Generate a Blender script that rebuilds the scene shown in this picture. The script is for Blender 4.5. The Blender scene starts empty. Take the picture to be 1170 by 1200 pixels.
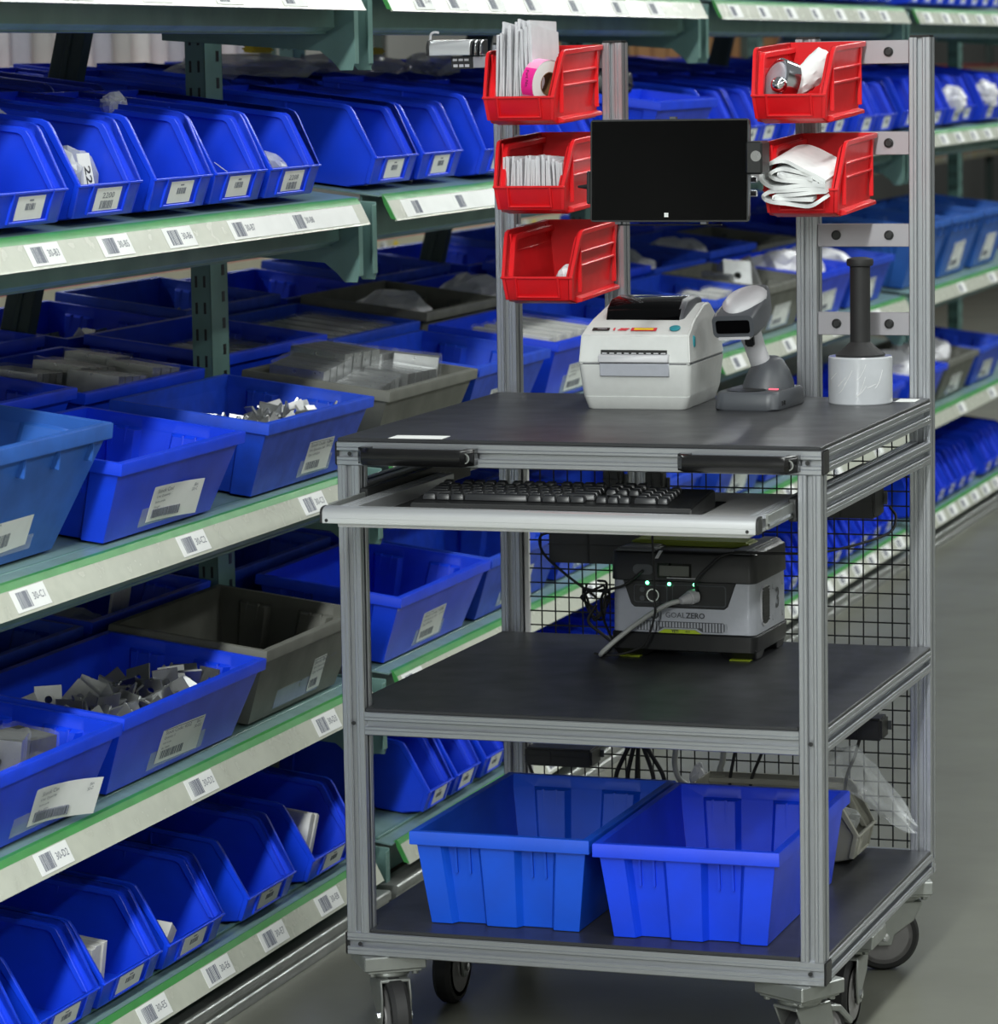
import bpy, bmesh, math, random
from mathutils import Vector, Matrix, noise
random.seed(7)
S = bpy.context.scene
COL = S.collection
PI = math.pi
# ------------------------------------------------------------------ materials
def srgb(r, g, b):
    f = lambda c: (c/255/12.92) if c <= 10 else ((c/255+.055)/1.055)**2.4
    return (f(r), f(g), f(b), 1)
def mat(name, col, rough=.4, metal=0, var=.12, scale=18, bump=0, spec=.5, emit=None, es=0, alpha=None, stretch=None, coat=0, rvar=.12):
    m = bpy.data.materials.new(name); m.use_nodes = True
    n = m.node_tree.nodes; l = m.node_tree.links; p = n['Principled BSDF']
    tc = n.new('ShaderNodeTexCoord'); mp = n.new('ShaderNodeMapping'); nz = n.new('ShaderNodeTexNoise')
    l.new(tc.outputs['Object'], mp.inputs[0]); l.new(mp.outputs[0], nz.inputs['Vector'])
    if stretch: mp.inputs['Scale'].default_value = stretch
    nz.inputs['Scale'].default_value = scale; nz.inputs['Detail'].default_value = 5
    mx = n.new('ShaderNodeMixRGB'); mx.inputs['Color1'].default_value = col
    mx.inputs['Color2'].default_value = tuple(c*(1-var*2) for c in col[:3])+(1,)
    rp = n.new('ShaderNodeMapRange'); rp.inputs['From Min'].default_value = .35; rp.inputs['From Max'].default_value = .75
    l.new(nz.outputs['Fac'], rp.inputs['Value']); l.new(rp.outputs[0], mx.inputs['Fac']); l.new(mx.outputs[0], p.inputs['Base Color'])
    rr = n.new('ShaderNodeMapRange'); rr.inputs['To Min'].default_value = max(.02, rough-rvar*.5); rr.inputs['To Max'].default_value = min(1, rough+rvar)
    l.new(nz.outputs['Fac'], rr.inputs['Value']); l.new(rr.outputs[0], p.inputs['Roughness'])
    p.inputs['Metallic'].default_value = metal; p.inputs['Specular IOR Level'].default_value = spec
    p.inputs['Coat Weight'].default_value = coat
    if bump:
        b = n.new('ShaderNodeBump'); b.inputs['Strength'].default_value = bump; b.inputs['Distance'].default_value = .002
        l.new(nz.outputs['Fac'], b.inputs['Height']); l.new(b.outputs[0], p.inputs['Normal'])
    if emit: p.inputs['Emission Color'].default_value = emit; p.inputs['Emission Strength'].default_value = es
    if alpha is not None:
        t = n.new('ShaderNodeBsdfTransparent'); ms = n.new('ShaderNodeMixShader'); o = n['Material Output']
        lw = n.new('ShaderNodeLayerWeight'); lw.inputs['Blend'].default_value = .35
        ad = n.new('ShaderNodeMapRange'); ad.inputs['To Min'].default_value = alpha; ad.inputs['To Max'].default_value = min(1, alpha+(.5 if alpha > .1 else .16))
        l.new(lw.outputs['Facing'], ad.inputs['Value']); l.new(ad.outputs[0], ms.inputs[0])
        l.new(t.outputs[0], ms.inputs[1]); l.new(p.outputs[0], ms.inputs[2]); l.new(ms.outputs[0], o.inputs['Surface'])
    return m
M = dict(
 blue=mat('blue_plastic', srgb(12, 63, 224), .36, var=.12, scale=9),
 bluea=mat('azure_plastic', srgb(8, 78, 206), .38, var=.12, scale=9),
 bluew=mat('worn_blue_plastic', srgb(20, 70, 200), .45, var=.15, scale=25, bump=.05),
 bluep=mat('pale_blue_plastic', srgb(42, 96, 182), .42, var=.16, scale=14, bump=.05),
 grayb=mat('grey_tote_plastic', srgb(104, 105, 98), .5, var=.15, scale=14),
 beige=mat('beige_plastic', srgb(158, 157, 146), .5, var=.08),
 red=mat('red_plastic', srgb(212, 22, 30), .32, var=.05),
 green=mat('rack_paint', srgb(98, 132, 126), .4, var=.12, scale=12),
 dgreen=mat('shaded_rack_paint', srgb(46, 66, 62), .45, var=.1),  # rack paint darkened: the shade on the braces is put into the colour
 deckm=mat('shelf_deck_paint', srgb(112, 140, 138), .3, var=.12, scale=20),
 fascia=mat('label_channel_plastic', srgb(188, 191, 178), .22, var=.07, scale=30),
 strip=mat('green_strip', srgb(58, 136, 66), .35, var=.1, scale=20),
 galv=mat('galvanised_steel', srgb(158, 161, 158), .36, metal=.8, var=.1),
 alu=mat('anodised_aluminium', srgb(173, 176, 181), .33, metal=.88, var=0, rvar=0),
 alub=mat('bright_aluminium', srgb(226, 228, 231), .28, metal=.8, var=0, rvar=0),
 plate=mat('grey_aluminium_bar', srgb(160, 158, 163), .42, metal=.6, var=.02, rvar=.04),
 part=mat('raw_metal_parts', srgb(176, 178, 178), .27, metal=.85, var=.12, scale=30),
 partw=mat('white_metal_parts', srgb(208, 208, 204), .45, metal=.2, var=.1, scale=30),
 chrome=mat('chrome', srgb(215, 216, 220), .08, metal=1, var=.02),
 black=mat('black_plastic', srgb(24, 25, 26), .38, var=.1),
 blackg=mat('glossy_black', srgb(4, 4, 5), .06, var=0, spec=.18, rvar=0),
 handle=mat('shiny_black_handle', srgb(17, 17, 18), .2, var=.05),
 rubber=mat('black_rubber', srgb(26, 26, 27), .6, var=.1),
 deck=mat('black_deck_laminate', srgb(42, 43, 46), .34, var=.12, scale=14, bump=.06),
 key=mat('keycap_plastic', srgb(44, 45, 47), .3, var=.05),
 wheel=mat('grey_wheel_plastic', srgb(128, 126, 126), .45, var=.1),
 paper=mat('white_paper', srgb(226, 228, 226), .55, var=.04),
 ink=mat('black_ink', srgb(36, 38, 44), .6, var=.05),
 inkg=mat('grey_ink', srgb(108, 112, 124), .6, var=.05),
 tape=mat('clear_pouch', srgb(170, 182, 220), .12, var=.1, alpha=.26, spec=.6),
 bag=mat('polythene_bag', srgb(222, 226, 226), .18, var=.1, scale=12, bump=.4, alpha=.3, spec=.8),
 bagc=mat('thin_clear_bag', srgb(220, 224, 226), .1, var=.1, scale=14, bump=.5, alpha=.12, spec=1),
 bagd=mat('clear_film_over_parts', srgb(200, 204, 206), .12, var=.1, scale=20, bump=.5, alpha=.025, spec=.9),
 poly=mat('milky_polythene', srgb(226, 226, 230), .3, var=.06, scale=30, bump=.2, spec=.5, alpha=.72),
 foam=mat('white_foam_sheet', srgb(228, 230, 230), .6, var=.05, scale=40, bump=.1),
 film=mat('stretch_film', srgb(184, 187, 192), .14, var=.06, scale=24, bump=.15, coat=.5),
 printer=mat('printer_casing', srgb(196, 198, 196), .45, var=.03, scale=60, bump=.04),
 grayd=mat('dark_grey_plastic', srgb(72, 75, 80), .38, var=.06),
 grayl=mat('light_grey_plastic', srgb(186, 186, 190), .35, var=.05),
 teal=mat('teal_button', srgb(30, 128, 140), .35, var=.03),
 silver=mat('silver_plastic', srgb(172, 175, 184), .36, metal=.25, var=.04, scale=60),
 lime=mat('lime_plastic', srgb(126, 140, 26), .5, var=.06),
 limeb=mat('lime_sticker', srgb(168, 190, 20), .4, var=.03),
 lcd=mat('grey_lcd', srgb(96, 98, 92), .2, var=.05),
 led=mat('green_led', srgb(40, 255, 120), .3, emit=(.1, 1, .35, 1), es=9),
 ledr=mat('red_led', srgb(255, 60, 80), .3, emit=(1, .12, .18, 1), es=1.6),
 pink=mat('pink_label', srgb(240, 40, 150), .45, var=.03),
 pinkl=mat('pale_pink_label', srgb(244, 160, 200), .45, var=.03),
 card=mat('brown_card', srgb(150, 118, 76), .75, var=.12, scale=6),
 cream=mat('cream_paint', srgb(190, 186, 162), .5, var=.05),
 redl=mat('red_shelf_liner', srgb(170, 40, 44), .5, var=.05),
 yellow=mat('yellow_label', srgb(226, 200, 40), .5, var=.08),
 redlab=mat('red_label', srgb(200, 40, 56), .5, var=.05),
 cord=mat('grey_cord', srgb(164, 166, 163), .45, var=.05),
 white=mat('white_plastic', srgb(230, 230, 230), .4, var=.03),
 brown=mat('brown_core', srgb(120, 84, 50), .7, var=.1),
)
def floor_mat():
    m = mat('polished_concrete', srgb(108, 109, 99), .3, var=.16, scale=2.2, spec=.5, rvar=.2)
    return m
# ------------------------------------------------------------------ geometry
class G:
    def __init__(s): s.v = []; s.f = []; s.m = []
    def add(s, v, f, mi=0, X=None):
        o = len(s.v)
        s.v += [tuple(X @ Vector(a)) if X is not None else tuple(a) for a in v]
        s.f += [[i+o for i in q] for q in f]; s.m += [mi]*len(f)
        return s
    def box(s, c, d, mi=0, rot=None, X=None):
        x, y, z = d[0]/2, d[1]/2, d[2]/2
        v = [Vector((a, b, e)) for a in (-x, x) for b in (-y, y) for e in (-z, z)]
        if rot is not None:
            R = rot if isinstance(rot, Matrix) else Matrix.Rotation(rot, 3, 'Z'); v = [R @ a for a in v]
        return s.add([a+Vector(c) for a in v], [(0, 1, 3, 2), (4, 6, 7, 5), (0, 4, 5, 1), (2, 3, 7, 6), (0, 2, 6, 4), (1, 5, 7, 3)], mi, X)
    def bb(s, a, b, mi=0, X=None):
        return s.box([(p+q)/2 for p, q in zip(a, b)], [abs(q-p) for p, q in zip(a, b)], mi, None, X)
    def loft(s, rings, mi=0, cap=(1, 1), closed=True, X=None):
        n = len(rings[0]); v = [p for r in rings for p in r]; f = []
        for k in range(len(rings)-1):
            for i in range(n if closed else n-1):
                j = (i+1) % n; f.append((k*n+i, k*n+j, (k+1)*n+j, (k+1)*n+i))
        if cap[0]: f.append(tuple(range(n))[::-1])
        if cap[1]: f.append(tuple(range((len(rings)-1)*n, len(rings)*n)))
        return s.add(v, f, mi, X)
    def prism(s, pts, a, b, axis='x', mi=0, X=None):
        def P(p, t):
            return {'x': (t, p[0], p[1]), 'y': (p[0], t, p[1]), 'z': (p[0], p[1], t)}[axis]
        return s.loft([[P(p, a) for p in pts], [P(p, b) for p in pts]], mi, X=X)
    def cyl(s, a, b, r, r2=None, n=16, mi=0, cap=(1, 1), X=None):
        a = Vector(a); b = Vector(b); d = (b-a).normalized()
        u = d.orthogonal().normalized(); w = d.cross(u); r2 = r if r2 is None else r2
        R = lambda c, q: [c+q*(math.cos(2*PI*i/n)*u+math.sin(2*PI*i/n)*w) for i in range(n)]
        return s.loft([R(a, r), R(b, r2)], mi, cap, X=X)
    def lathe(s, prof, c=(0, 0, 0), n=24, mi=0, axis='z', X=None, cap=(1, 1)):
        rg = []
        if prof[0] == prof[-1]: cap = (0, 0)
        for r, z in prof:
            ring = []
            for i in range(n):
                t = 2*PI*i/n; x, y = r*math.cos(t), r*math.sin(t)
                p = {'z': (x, y, z), 'x': (z, x, y), 'y': (x, z, y)}[axis]
                ring.append([p[k]+c[k] for k in range(3)])
            rg.append(ring)
        return s.loft(rg, mi, cap, X=X)
    def tube(s, path, r, n=8, mi=0, X=None):
        P = [Vector(p) for p in path]; rg = []; u = None
        for i, p in enumerate(P):
            d = (P[min(i+1, len(P)-1)]-P[max(i-1, 0)]).normalized()
            u = d.orthogonal().normalized() if u is None else (u-d*u.dot(d)).normalized()
            w = d.cross(u)
            rg.append([p+r*(math.cos(2*PI*k/n)*u+math.sin(2*PI*k/n)*w) for k in range(n)])
        return s.loft(rg, mi, X=X)
    def text(s, t, size, X, mi=0, bold=0, align='CENTER'):
        v, f = text_mesh(t, size, bold, align); return s.add(v, f, mi, X)
    def mesh(s, name, mats, bevel=0, seg=1, smooth=35):
        me = bpy.data.meshes.new(name); me.from_pydata(s.v, [], s.f)
        for m in (mats if isinstance(mats, (list, tuple)) else [mats]): me.materials.append(m)
        me.polygons.foreach_set('material_index', s.m)
        bm = bmesh.new(); bm.from_mesh(me)
        bmesh.ops.recalc_face_normals(bm, faces=bm.faces)
        if bevel:
            e = [e for e in bm.edges if len(e.link_faces) == 2 and e.calc_face_angle(0) > .55 and e.calc_length() > bevel*2.2]
            bmesh.ops.bevel(bm, geom=e, offset=bevel, segments=seg, affect='EDGES', clamp_overlap=True)
        bm.to_mesh(me); bm.free()
        if smooth:
            me.polygons.foreach_set('use_smooth', [True]*len(me.polygons)); me.set_sharp_from_angle(angle=math.radians(smooth))
        return me
_tc = {}
def text_mesh(t, size, bold, align):
    k = (t, size, bold, align)
    if k not in _tc:
        c = bpy.data.curves.new('t', 'FONT'); c.body = t; c.size = size; c.align_x = align; c.align_y = 'CENTER'; c.offset = bold; c.resolution_u = 2
        o = bpy.data.objects.new('t', c); COL.objects.link(o); bpy.context.view_layer.update()
        me = bpy.data.meshes.new_from_object(o.evaluated_get(bpy.context.evaluated_depsgraph_get()))
        _tc[k] = ([tuple(v.co) for v in me.vertices], [list(p.vertices) for p in me.polygons])
        bpy.data.objects.remove(o); bpy.data.meshes.remove(me); bpy.data.curves.remove(c)
    return _tc[k]
def smooth_path(pts, n=6):
    P = [Vector(p) for p in pts]; P = [P[0]*2-P[1]]+P+[P[-1]*2-P[-2]]; out = []
    for i in range(1, len(P)-2):
        a, b, c, d = P[i-1:i+3]
        for k in range(n):
            t = k/n
            out.append(.5*((2*b)+(c-a)*t+(2*a-5*b+4*c-d)*t*t+(3*b-a-3*c+d)*t**3))
    return out+[P[-2]]
def offset_poly(pts, d):
    n = len(pts); out = []
    A = sum(pts[i][0]*pts[(i+1) % n][1]-pts[(i+1) % n][0]*pts[i][1] for i in range(n)); sg = 1 if A > 0 else -1
    for i in range(n):
        p0, p1, p2 = Vector(pts[i-1]), Vector(pts[i]), Vector(pts[(i+1) % n])
        a = (p1-p0).normalized(); b = (p2-p1).normalized()
        na = Vector((a.y, -a.x))*sg; nb = Vector((b.y, -b.x))*sg
        m = (na+nb); m = m/max(.35, m.dot(na)) if m.length > 1e-6 else na
        out.append(tuple(p1+m*d))
    return out
# ------------------------------------------------------------------ objects
def ob(name, me, parent=None, loc=(0, 0, 0), rot=(0, 0, 0), label=None, cat=None, group=None, kind=None):
    o = bpy.data.objects.new(name, me); COL.objects.link(o)
    o.location = loc; o.rotation_euler = rot
    if parent is not None: o.parent = parent
    if label: o['label'] = label
    if cat: o['category'] = cat
    if group: o['group'] = group
    if kind: o['kind'] = kind
    return o
def T(name, label, cat, loc=(0, 0, 0), rot=(0, 0, 0), group=None):
    o = ob(name, None, None, loc, rot, label, cat, group); o.empty_display_size = .05; return o
_mc = {}
def cached(key, fn):
    if key not in _mc: _mc[key] = fn()
    return _mc[key]
# ------------------------------------------------------------------ camera
P_ = .0381
cam = bpy.data.cameras.new('camera'); co = bpy.data.objects.new('camera', cam); COL.objects.link(co)
R3 = Matrix(((.9462878, .3229093, -.0164012), (.0247736, -.1229898, -.9920987), (-.3223751, .9384045, -.1243837)))
rx, ry, rz = R3[0].normalized(), -R3[1].normalized(), -R3[2].normalized()
co.matrix_world = Matrix(((rx.x, ry.x, rz.x, 2.11266), (rx.y, ry.y, rz.y, -5.34996), (rx.z, ry.z, rz.z, 1.61463), (0, 0, 0, 1)))
cam.sensor_fit = 'HORIZONTAL'; cam.sensor_width = 36; cam.lens = 36*4203.866/1170
cam.clip_start = .1; cam.clip_end = 80
cam.dof.use_dof = True; cam.dof.focus_distance = 5.95; cam.dof.aperture_fstop = 9
S.camera = co
# ------------------------------------------------------------------ rack frame: s along the aisle, d into the rack
TH = -.0088164; X0 = -.27432; TAU = .13; TA = math.atan(TAU); PHI = PI/2-TH
cT, sT = math.cos(TH), math.sin(TH)
def R(s, d, z): return Vector((X0+s*sT-d*cT, s*cT+d*sT, z))
BND = [-1.48, .97, 3.41, 5.86, 8.30, 10.75]
WB = dict(A=1.716, B=1.321, C=.813, D=.404, E=.073)
DK = dict(A=.047, B=.047, C=.045, D=.045, E=.040)
LV = dict(A='top shelf', B='second shelf down', C='third shelf down', D='fourth shelf down', E='lowest shelf')
BAY = ['nearest bay', 'second bay', 'third bay', 'fourth bay', 'farthest bay']
def deck_z(l, d): return WB[l]+DK[l]+TAU*d
# barcode card in a local x (right) / y (up) plane
def card(g, X, w, h, txt, white=0, ink=1, seed=1, bars=(.06, .5, .2, .82), size=None, tx=.76, ty=.5):
    g.box((0, 0, 0), (w, h, .0006), white, X=X)
    r = random.Random(seed); x = bars[0]*w
    while x < bars[1]*w:
        b = r.choice((.0012, .0018, .003))*w/.09*.9
        g.bb((x-w/2, (bars[2]-.5)*h, .0003), (x+b-w/2, (bars[3]-.5)*h, .0007), ink, X=X); x += b+r.choice((.001, .0016, .0024))*w/.09*.9
    if txt: g.text(txt, size or h*.42, X @ Matrix.Translation(((tx-.5)*w, (ty-.5)*h, .0007)), ink)
floor = ob('floor', G().bb((-5.6, -24.2, -.05), (7.2, 42, 0)).mesh('floor', floor_mat()), kind='structure')
# ------------------------------------------------------------------ rack shelves
# label positions per level in the nearest bays, as read from the photo
LABS = {('B', 0): [(-.467, '30-B3'), (-.211, '30-B5'), (.041, '30-B6'), (.315, '30-B7'), (.594, '30-B8')],
        ('C', 0): [(-.555, '30-C1'), (.063, '30-C2'), (.612, '30-C3')],
        ('D', 0): [(-.505, '30-D2'), (.068, '30-D2'), (.651, '30-D3')],
        ('E', 0): [(-.4, '30-E4'), (-.15, '30-E5'), (.118, '30-E6'), (.37, '30-E7'), (.642, '30-E8')],
        ('D', 1): [(1.13, '31-D1')], ('A', 1): [(1.25, '31-A1'), (1.45, ''), (1.7, ''), (1.95, ''), (2.26, ''), (2.6, ''), (2.9, '')]}
def fascia_X(s, b0):      # label plane on the sloping channel face, local to a shelf starting at s=b0
    return Matrix.Translation((s-b0, .0085, .0188)) @ Matrix.Rotation(math.radians(63.7), 4, 'X')
def make_shelf(bay, l):
    b0, b1 = BND[bay]+.085, BND[bay+1]-.06; L = b1-b0
    t = T('rack_shelf', f'grey-green metal {LV[l]} of the storage rack, {BAY[bay]}, with cream label channel', 'shelf', R(b0, 0, WB[l]), (0, 0, PHI))
    k = DK[l]
    g = G(); g.prism([(.028, k), (1.14, k+TAU*1.112), (1.14, k-.003+TAU*1.112), (.028, k-.003)], -.02, L+.02)
    ob('deck', g.mesh('deck', M['deckm']), t)
    g = G(); g.prism([(0, 0), (.018, .0365), (.0205, .0355), (.003, -.001)], 0, L, mi=0)
    g.prism([(-.0012, -.002), (.0005, .001), (.004, -.001), (.003, -.003)], 0, L, mi=0)
    ob('label_channel', g.mesh('label_channel', M['fascia']), t)
    g = G(); g.prism([(.0175, .036), (.024, .0455), (.031, k+.0012), (.033, k+.0012), (.033, k-.004), (.026, .041), (.02, .0355)], 0, L)
    g.prism([(.0, 0), (.018, .0365), (.024, .0455), (.027, .042), (.024, .03), (.01, .002)], -.004, 0)
    ob('edge_strip', g.mesh('edge_strip', M['strip']), t)
    g = G(); h = .0443
    g.prism([(.06, .045), (.066, .045), (.066, -h+.012), (.083, -h+.004), (.083, -h), (.12, -h), (.12, -h+.004), (.09, -h+.006), (.072, -h+.016), (.07, .05), (.06, .05)], -.01, L+.01)
    ob('beam', g.mesh('beam', M['green'], .001), t)
    for x in (-.03, L+.02):
        g = G()
        pr = [(.03, .035), (.42, .06), (.42, -.05), (.10, -.075), (.075, -.095), (.06, -.112), (.035, -.112), (.032, -.10)]
        g.prism(pr, x-.0015, x+.0015); g.bb((x-.0015 if x > 0 else x-.02, .03, -.10), (x+.02 if x > 0 else x+.0015, .033, .03))
        g.cyl((x-.003, .075, -.03), (x+.003, .075, -.03), .007, n=10)
        for q in range(4): g.bb((x-.002, .14+q*.06, -.05), (x+.002, .165+q*.06, -.044))
        ob('shelf_bracket', g.mesh('shelf_bracket', M['green'], .0008), t)
    step = .26 if l in 'BE' else (.3 if l == 'A' else .56)
    if l == 'E' and bay > 0: step = .2
    labs = LABS.get((l, bay))
    if labs is None or len(labs) < 2:
        labs = (labs or [])[:]; x = b0+.16
        while x < b1-.1:
            if all(abs(x-q[0]) > .2 for q in labs): labs.append((x, ''))
            x += step
    for i, (s, txt) in enumerate(labs):
        if s < -.85: continue
        g = G(); card(g, fascia_X(s, b0), .115, .036, txt, seed=i+bay*31, bars=(.14, .5, .12, .86), size=.017, tx=.75)
        ob('shelf_label', g.mesh('shelf_label', [M['paper'], M['inkg']]), t)
    if l == 'B':     # a long white strip painting the bright glare on this channel
        a, b = {0: (.26, .86), 1: (1.12, 2.0)}.get(bay, (0, 0))
        if b: ob('glare_strip', G().box((0, 0, -.0004), (b-a, .036, .0004), X=fascia_X((a+b)/2, b0)).mesh('glare_strip', M['paper']), t)
for bay in range(4):
    for l in 'ABCDE': make_shelf(bay, l)
# base rail of every bay
for bay in range(4):
    b0, b1 = BND[bay]+.02, BND[bay+1]-.02
    g = G(); g.prism([(.0, 0), (.0, .016), (.005, .018), (.005, .024), (.0, .026), (.0, .04), (.004, .043), (.05, .043), (.05, 0)], b0, b1)
    o = ob('base_rail', g.mesh('base_rail', M['galv'], .001), None, R(0, 0, 0), (0, 0, PHI), f'galvanised base rail on the floor under the lowest shelf, {BAY[bay]}', 'rail')
# upright frames
def make_frame(i, s):
    t = T('rack_upright', f'grey-green slotted upright frame between the {BAY[i-1]} and the next of the rack', 'rack upright', R(s, 0, 0), (0, 0, PHI))
    for d in (.335, 1.12):
        g = G(); w = .085
        g.bb((-w/2, d, 0), (w/2, d+.003, 2.3)); g.bb((-w/2, d, 0), (-w/2+.003, d+.04, 2.3)); g.bb((w/2-.003, d, 0), (w/2, d+.04, 2.3))
        for q in range(45):
            z = .05+q*.0508
            g.bb((.012, d-.0006, z), (.026, d+.001, z+.02), 1)
            for y in (.010, .027): g.bb((-w/2-.0006, d+y, z-.02), (-w/2+.001, d+y+.005, z+.002), 1)
        ob('post', g.mesh('post', [M['green'], M['black']]), t)
    g = G()
    for (d0, z0, d1, z1) in ((.47, 2.3, 1.03, .02),):
        a, b = Vector((0, d0, z0)), Vector((0, d1, z1)); n = Vector((0, b.z-a.z, a.y-b.y)).normalized()*.03
        g.loft([[a-n-Vector((.02, 0, 0)), a+n-Vector((.02, 0, 0)), a+n+Vector((.02, 0, 0)), a-n+Vector((.02, 0, 0))],
                [b-n-Vector((.02, 0, 0)), b+n-Vector((.02, 0, 0)), b+n+Vector((.02, 0, 0)), b-n+Vector((.02, 0, 0))]])
        e = n*.2
        g.loft([[a-e-Vector((.024, 0, 0)), a+e-Vector((.024, 0, 0)), a+e-Vector((.018, 0, 0)), a-e-Vector((.018, 0, 0))],
                [b-e-Vector((.024, 0, 0)), b+e-Vector((.024, 0, 0)), b+e-Vector((.018, 0, 0)), b-e-Vector((.018, 0, 0))]])
    ob('diagonal_brace', g.mesh('diagonal_brace', M['dgreen'], .002), t)
for i, s in enumerate(BND[1:5]): make_frame(i+1, s+.005)
# ------------------------------------------------------------------ open-front stacking bin (x across, y back, z up, front lip at y=0)
def bin_mesh(w, L, H, lip, m, fx=.062, tag=''):
    def fn():
        g = G(); t = .003; wb = w/2-.016; wt = w/2-.005
        hw = lambda z: wb+(wt-wb)*min(1, z/H)
        yl = .004
        fr = [(.014, .010), (yl, lip), (fx-.006, H-.012), (fx+.002, H-.003), (fx+.014, H), (L, H), (L, 0), (.055, 0)]
        for sg in (-1, 1):
            g.loft([[(sg*hw(z), y, z) for y, z in fr], [(sg*(hw(z)-t), y, z) for y, z in fr]])
            path = fr[:6]; inn = [(.014+.009, .012), (yl+.009, lip), (fx+.004, H-.019), (fx+.009, H-.012), (fx+.016, H-.009), (L, H-.009)]
            # rim flange running along the front edge and the top
            rg = []
            for (y, z), (y2, z2) in zip(path, inn):
                rg.append([(sg*(hw(z)-t), y, z), (sg*(hw(z)+.005), y, z), (sg*(hw(z2)+.005), y2, z2), (sg*(hw(z2)-t), y2, z2)])
            g.loft(rg)
            # second, inner step of the rim (stacking ledge)
            rg = []
            for (y, z), (y2, z2) in list(zip(path, inn))[1:]:
                o1, o2 = (y+.012, z-.009), (y2+.012, z2-.009)
                rg.append([(sg*(hw(z)-.012), o1[0], o1[1]), (sg*(hw(z)-t), o1[0], o1[1]), (sg*(hw(z2)-t), o2[0], o2[1]), (sg*(hw(z2)-.012), o2[0], o2[1])])
            g.loft(rg)
            for yy in ((L*.9,) if tag else (L*.52, L*.9)): g.bb((sg*hw(H*.5), yy, .02), (sg*(hw(H)+.002), yy+.005, H-.006))
            if tag == 'hang':
                for zz in (.5, .68): g.bb((sg*hw(H*.4), fx+.01, H*zz), (sg*(hw(H)+.001), L*.9, H*zz+.004))
                g.bb((sg*hw(H*.4), fx+.004, .02), (sg*(hw(H)+.001), fx+.010, H-.006))
                g.loft([[(sg*(hw(0)-.012), .05, 0), (sg*(hw(0)+.012), .05, .004), (sg*(hw(0)+.012), .05, .010), (sg*(hw(0)-.002), .05, .014)],
                        [(sg*(hw(0)-.012), L, 0), (sg*(hw(0)+.012), L, .004), (sg*(hw(0)+.012), L, .010), (sg*(hw(0)-.002), L, .014)]])
        g.loft([[(-hw(0), .055, 0), (hw(0), .055, 0), (hw(0), L, 0), (-hw(0), L, 0)], [(-hw(0), .055, t), (hw(0), .055, t), (hw(0), L, t), (-hw(0), L, t)]])
        g.loft([[(-hw(0), L-t, 0), (hw(0), L-t, 0), (hw(H), L-t, H), (-hw(H), L-t, H)], [(-hw(0), L, 0), (hw(0), L, 0), (hw(H), L, H), (-hw(H), L, H)]])
        # front panel and undercut
        A = [(.055, 0), (.014, .010), (yl, lip), (yl+t, lip), (.014+t, .012), (.055+t, t)]
        g.loft([[(-hw(z), y, z) for y, z in A], [(hw(z), y, z) for y, z in A]])
        # label frame lines and lip
        sl = (yl-.014)/(lip-.010)
        yf = lambda z: .014+sl*(z-.010)
        for x in (-w*.27, w*.27): g.loft([[(x-.002, yf(z)-.004, z), (x+.002, yf(z)-.004, z), (x+.002, yf(z)+.001, z), (x-.002, yf(z)+.001, z)] for z in (.014, lip)])
        z = .014; g.bb((-w*.27, yf(z)-.004, z), (w*.27, yf(z)+.002, z+.004))
        g.bb((-w/2+.006, yl-.003, lip-.004), (w/2-.006, yl+.004, lip))
        return g.mesh('bin_shell', m, .0009, 1)
    return cached(('bin', w, L, H, lip, m.name, fx, tag), fn)
def bin_label_mesh(k, w=.1, h=.036, txt=''):
    def fn():
        g = G(); r = random.Random(k)
        pts = [(-w/2, -h/2), (w/2, -h/2), (w/2, h/2), (-w/2, h/2)]
        g.box((0, 0, 0), (w, h, .0008), 0)
        x = -w*.26; y0, y1 = (-.42, -.06) if txt else (-.08, .2); e = w*.26 if txt else -w*.26+w*.36
        x = x if txt else -w*.18; e = w*.26 if txt else w*.18
        while x < e:
            b = r.choice((.0012, .0024)); g.bb((x, y0*h, .0004), (x+b, y1*h, .0009), 1); x += b+r.choice((.0018, .003))
        if txt: g.text(txt, h*.36, Matrix.Translation((0, h*.16, .0009)) @ Matrix.Scale(1.7, 4, (1, 0, 0)), 1)
        else: g.bb((-w*.07, h*.3, .0004), (w*.07, h*.36, .0009), 1)
        return g.mesh('bin_label', [M['paper'], M['inkg']])
    return cached(('bl', k, w, h, txt), fn)
def put_bin(label, s, d, l, w=.248, L=.375, H=.155, lip=.064, m='blue', lab=0, txt='', group=None, tilt=0, fx=.062, lw=.092, rz=0, name='stacking_bin'):
    """bin standing on rack level l with the middle of its front at s, front edge at depth d"""
    t = T(name, label, 'bin', R(s, d, deck_z(l, d)+.001), (TA, 0, PHI+rz), group)
    ob('shell', bin_mesh(w, L, H, lip, M[m], fx), t)
    if lab:
        zc = lip*.56+.002; yl = .004; sl = (yl-.014)/(lip-.010)
        a = math.atan2(1, sl)
        ob('label', bin_label_mesh(lab, lw, lip*.58, txt), t, (0, .014+sl*(zc-.010)-.0009, zc), (a, 0, 0))
    return t
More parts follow.
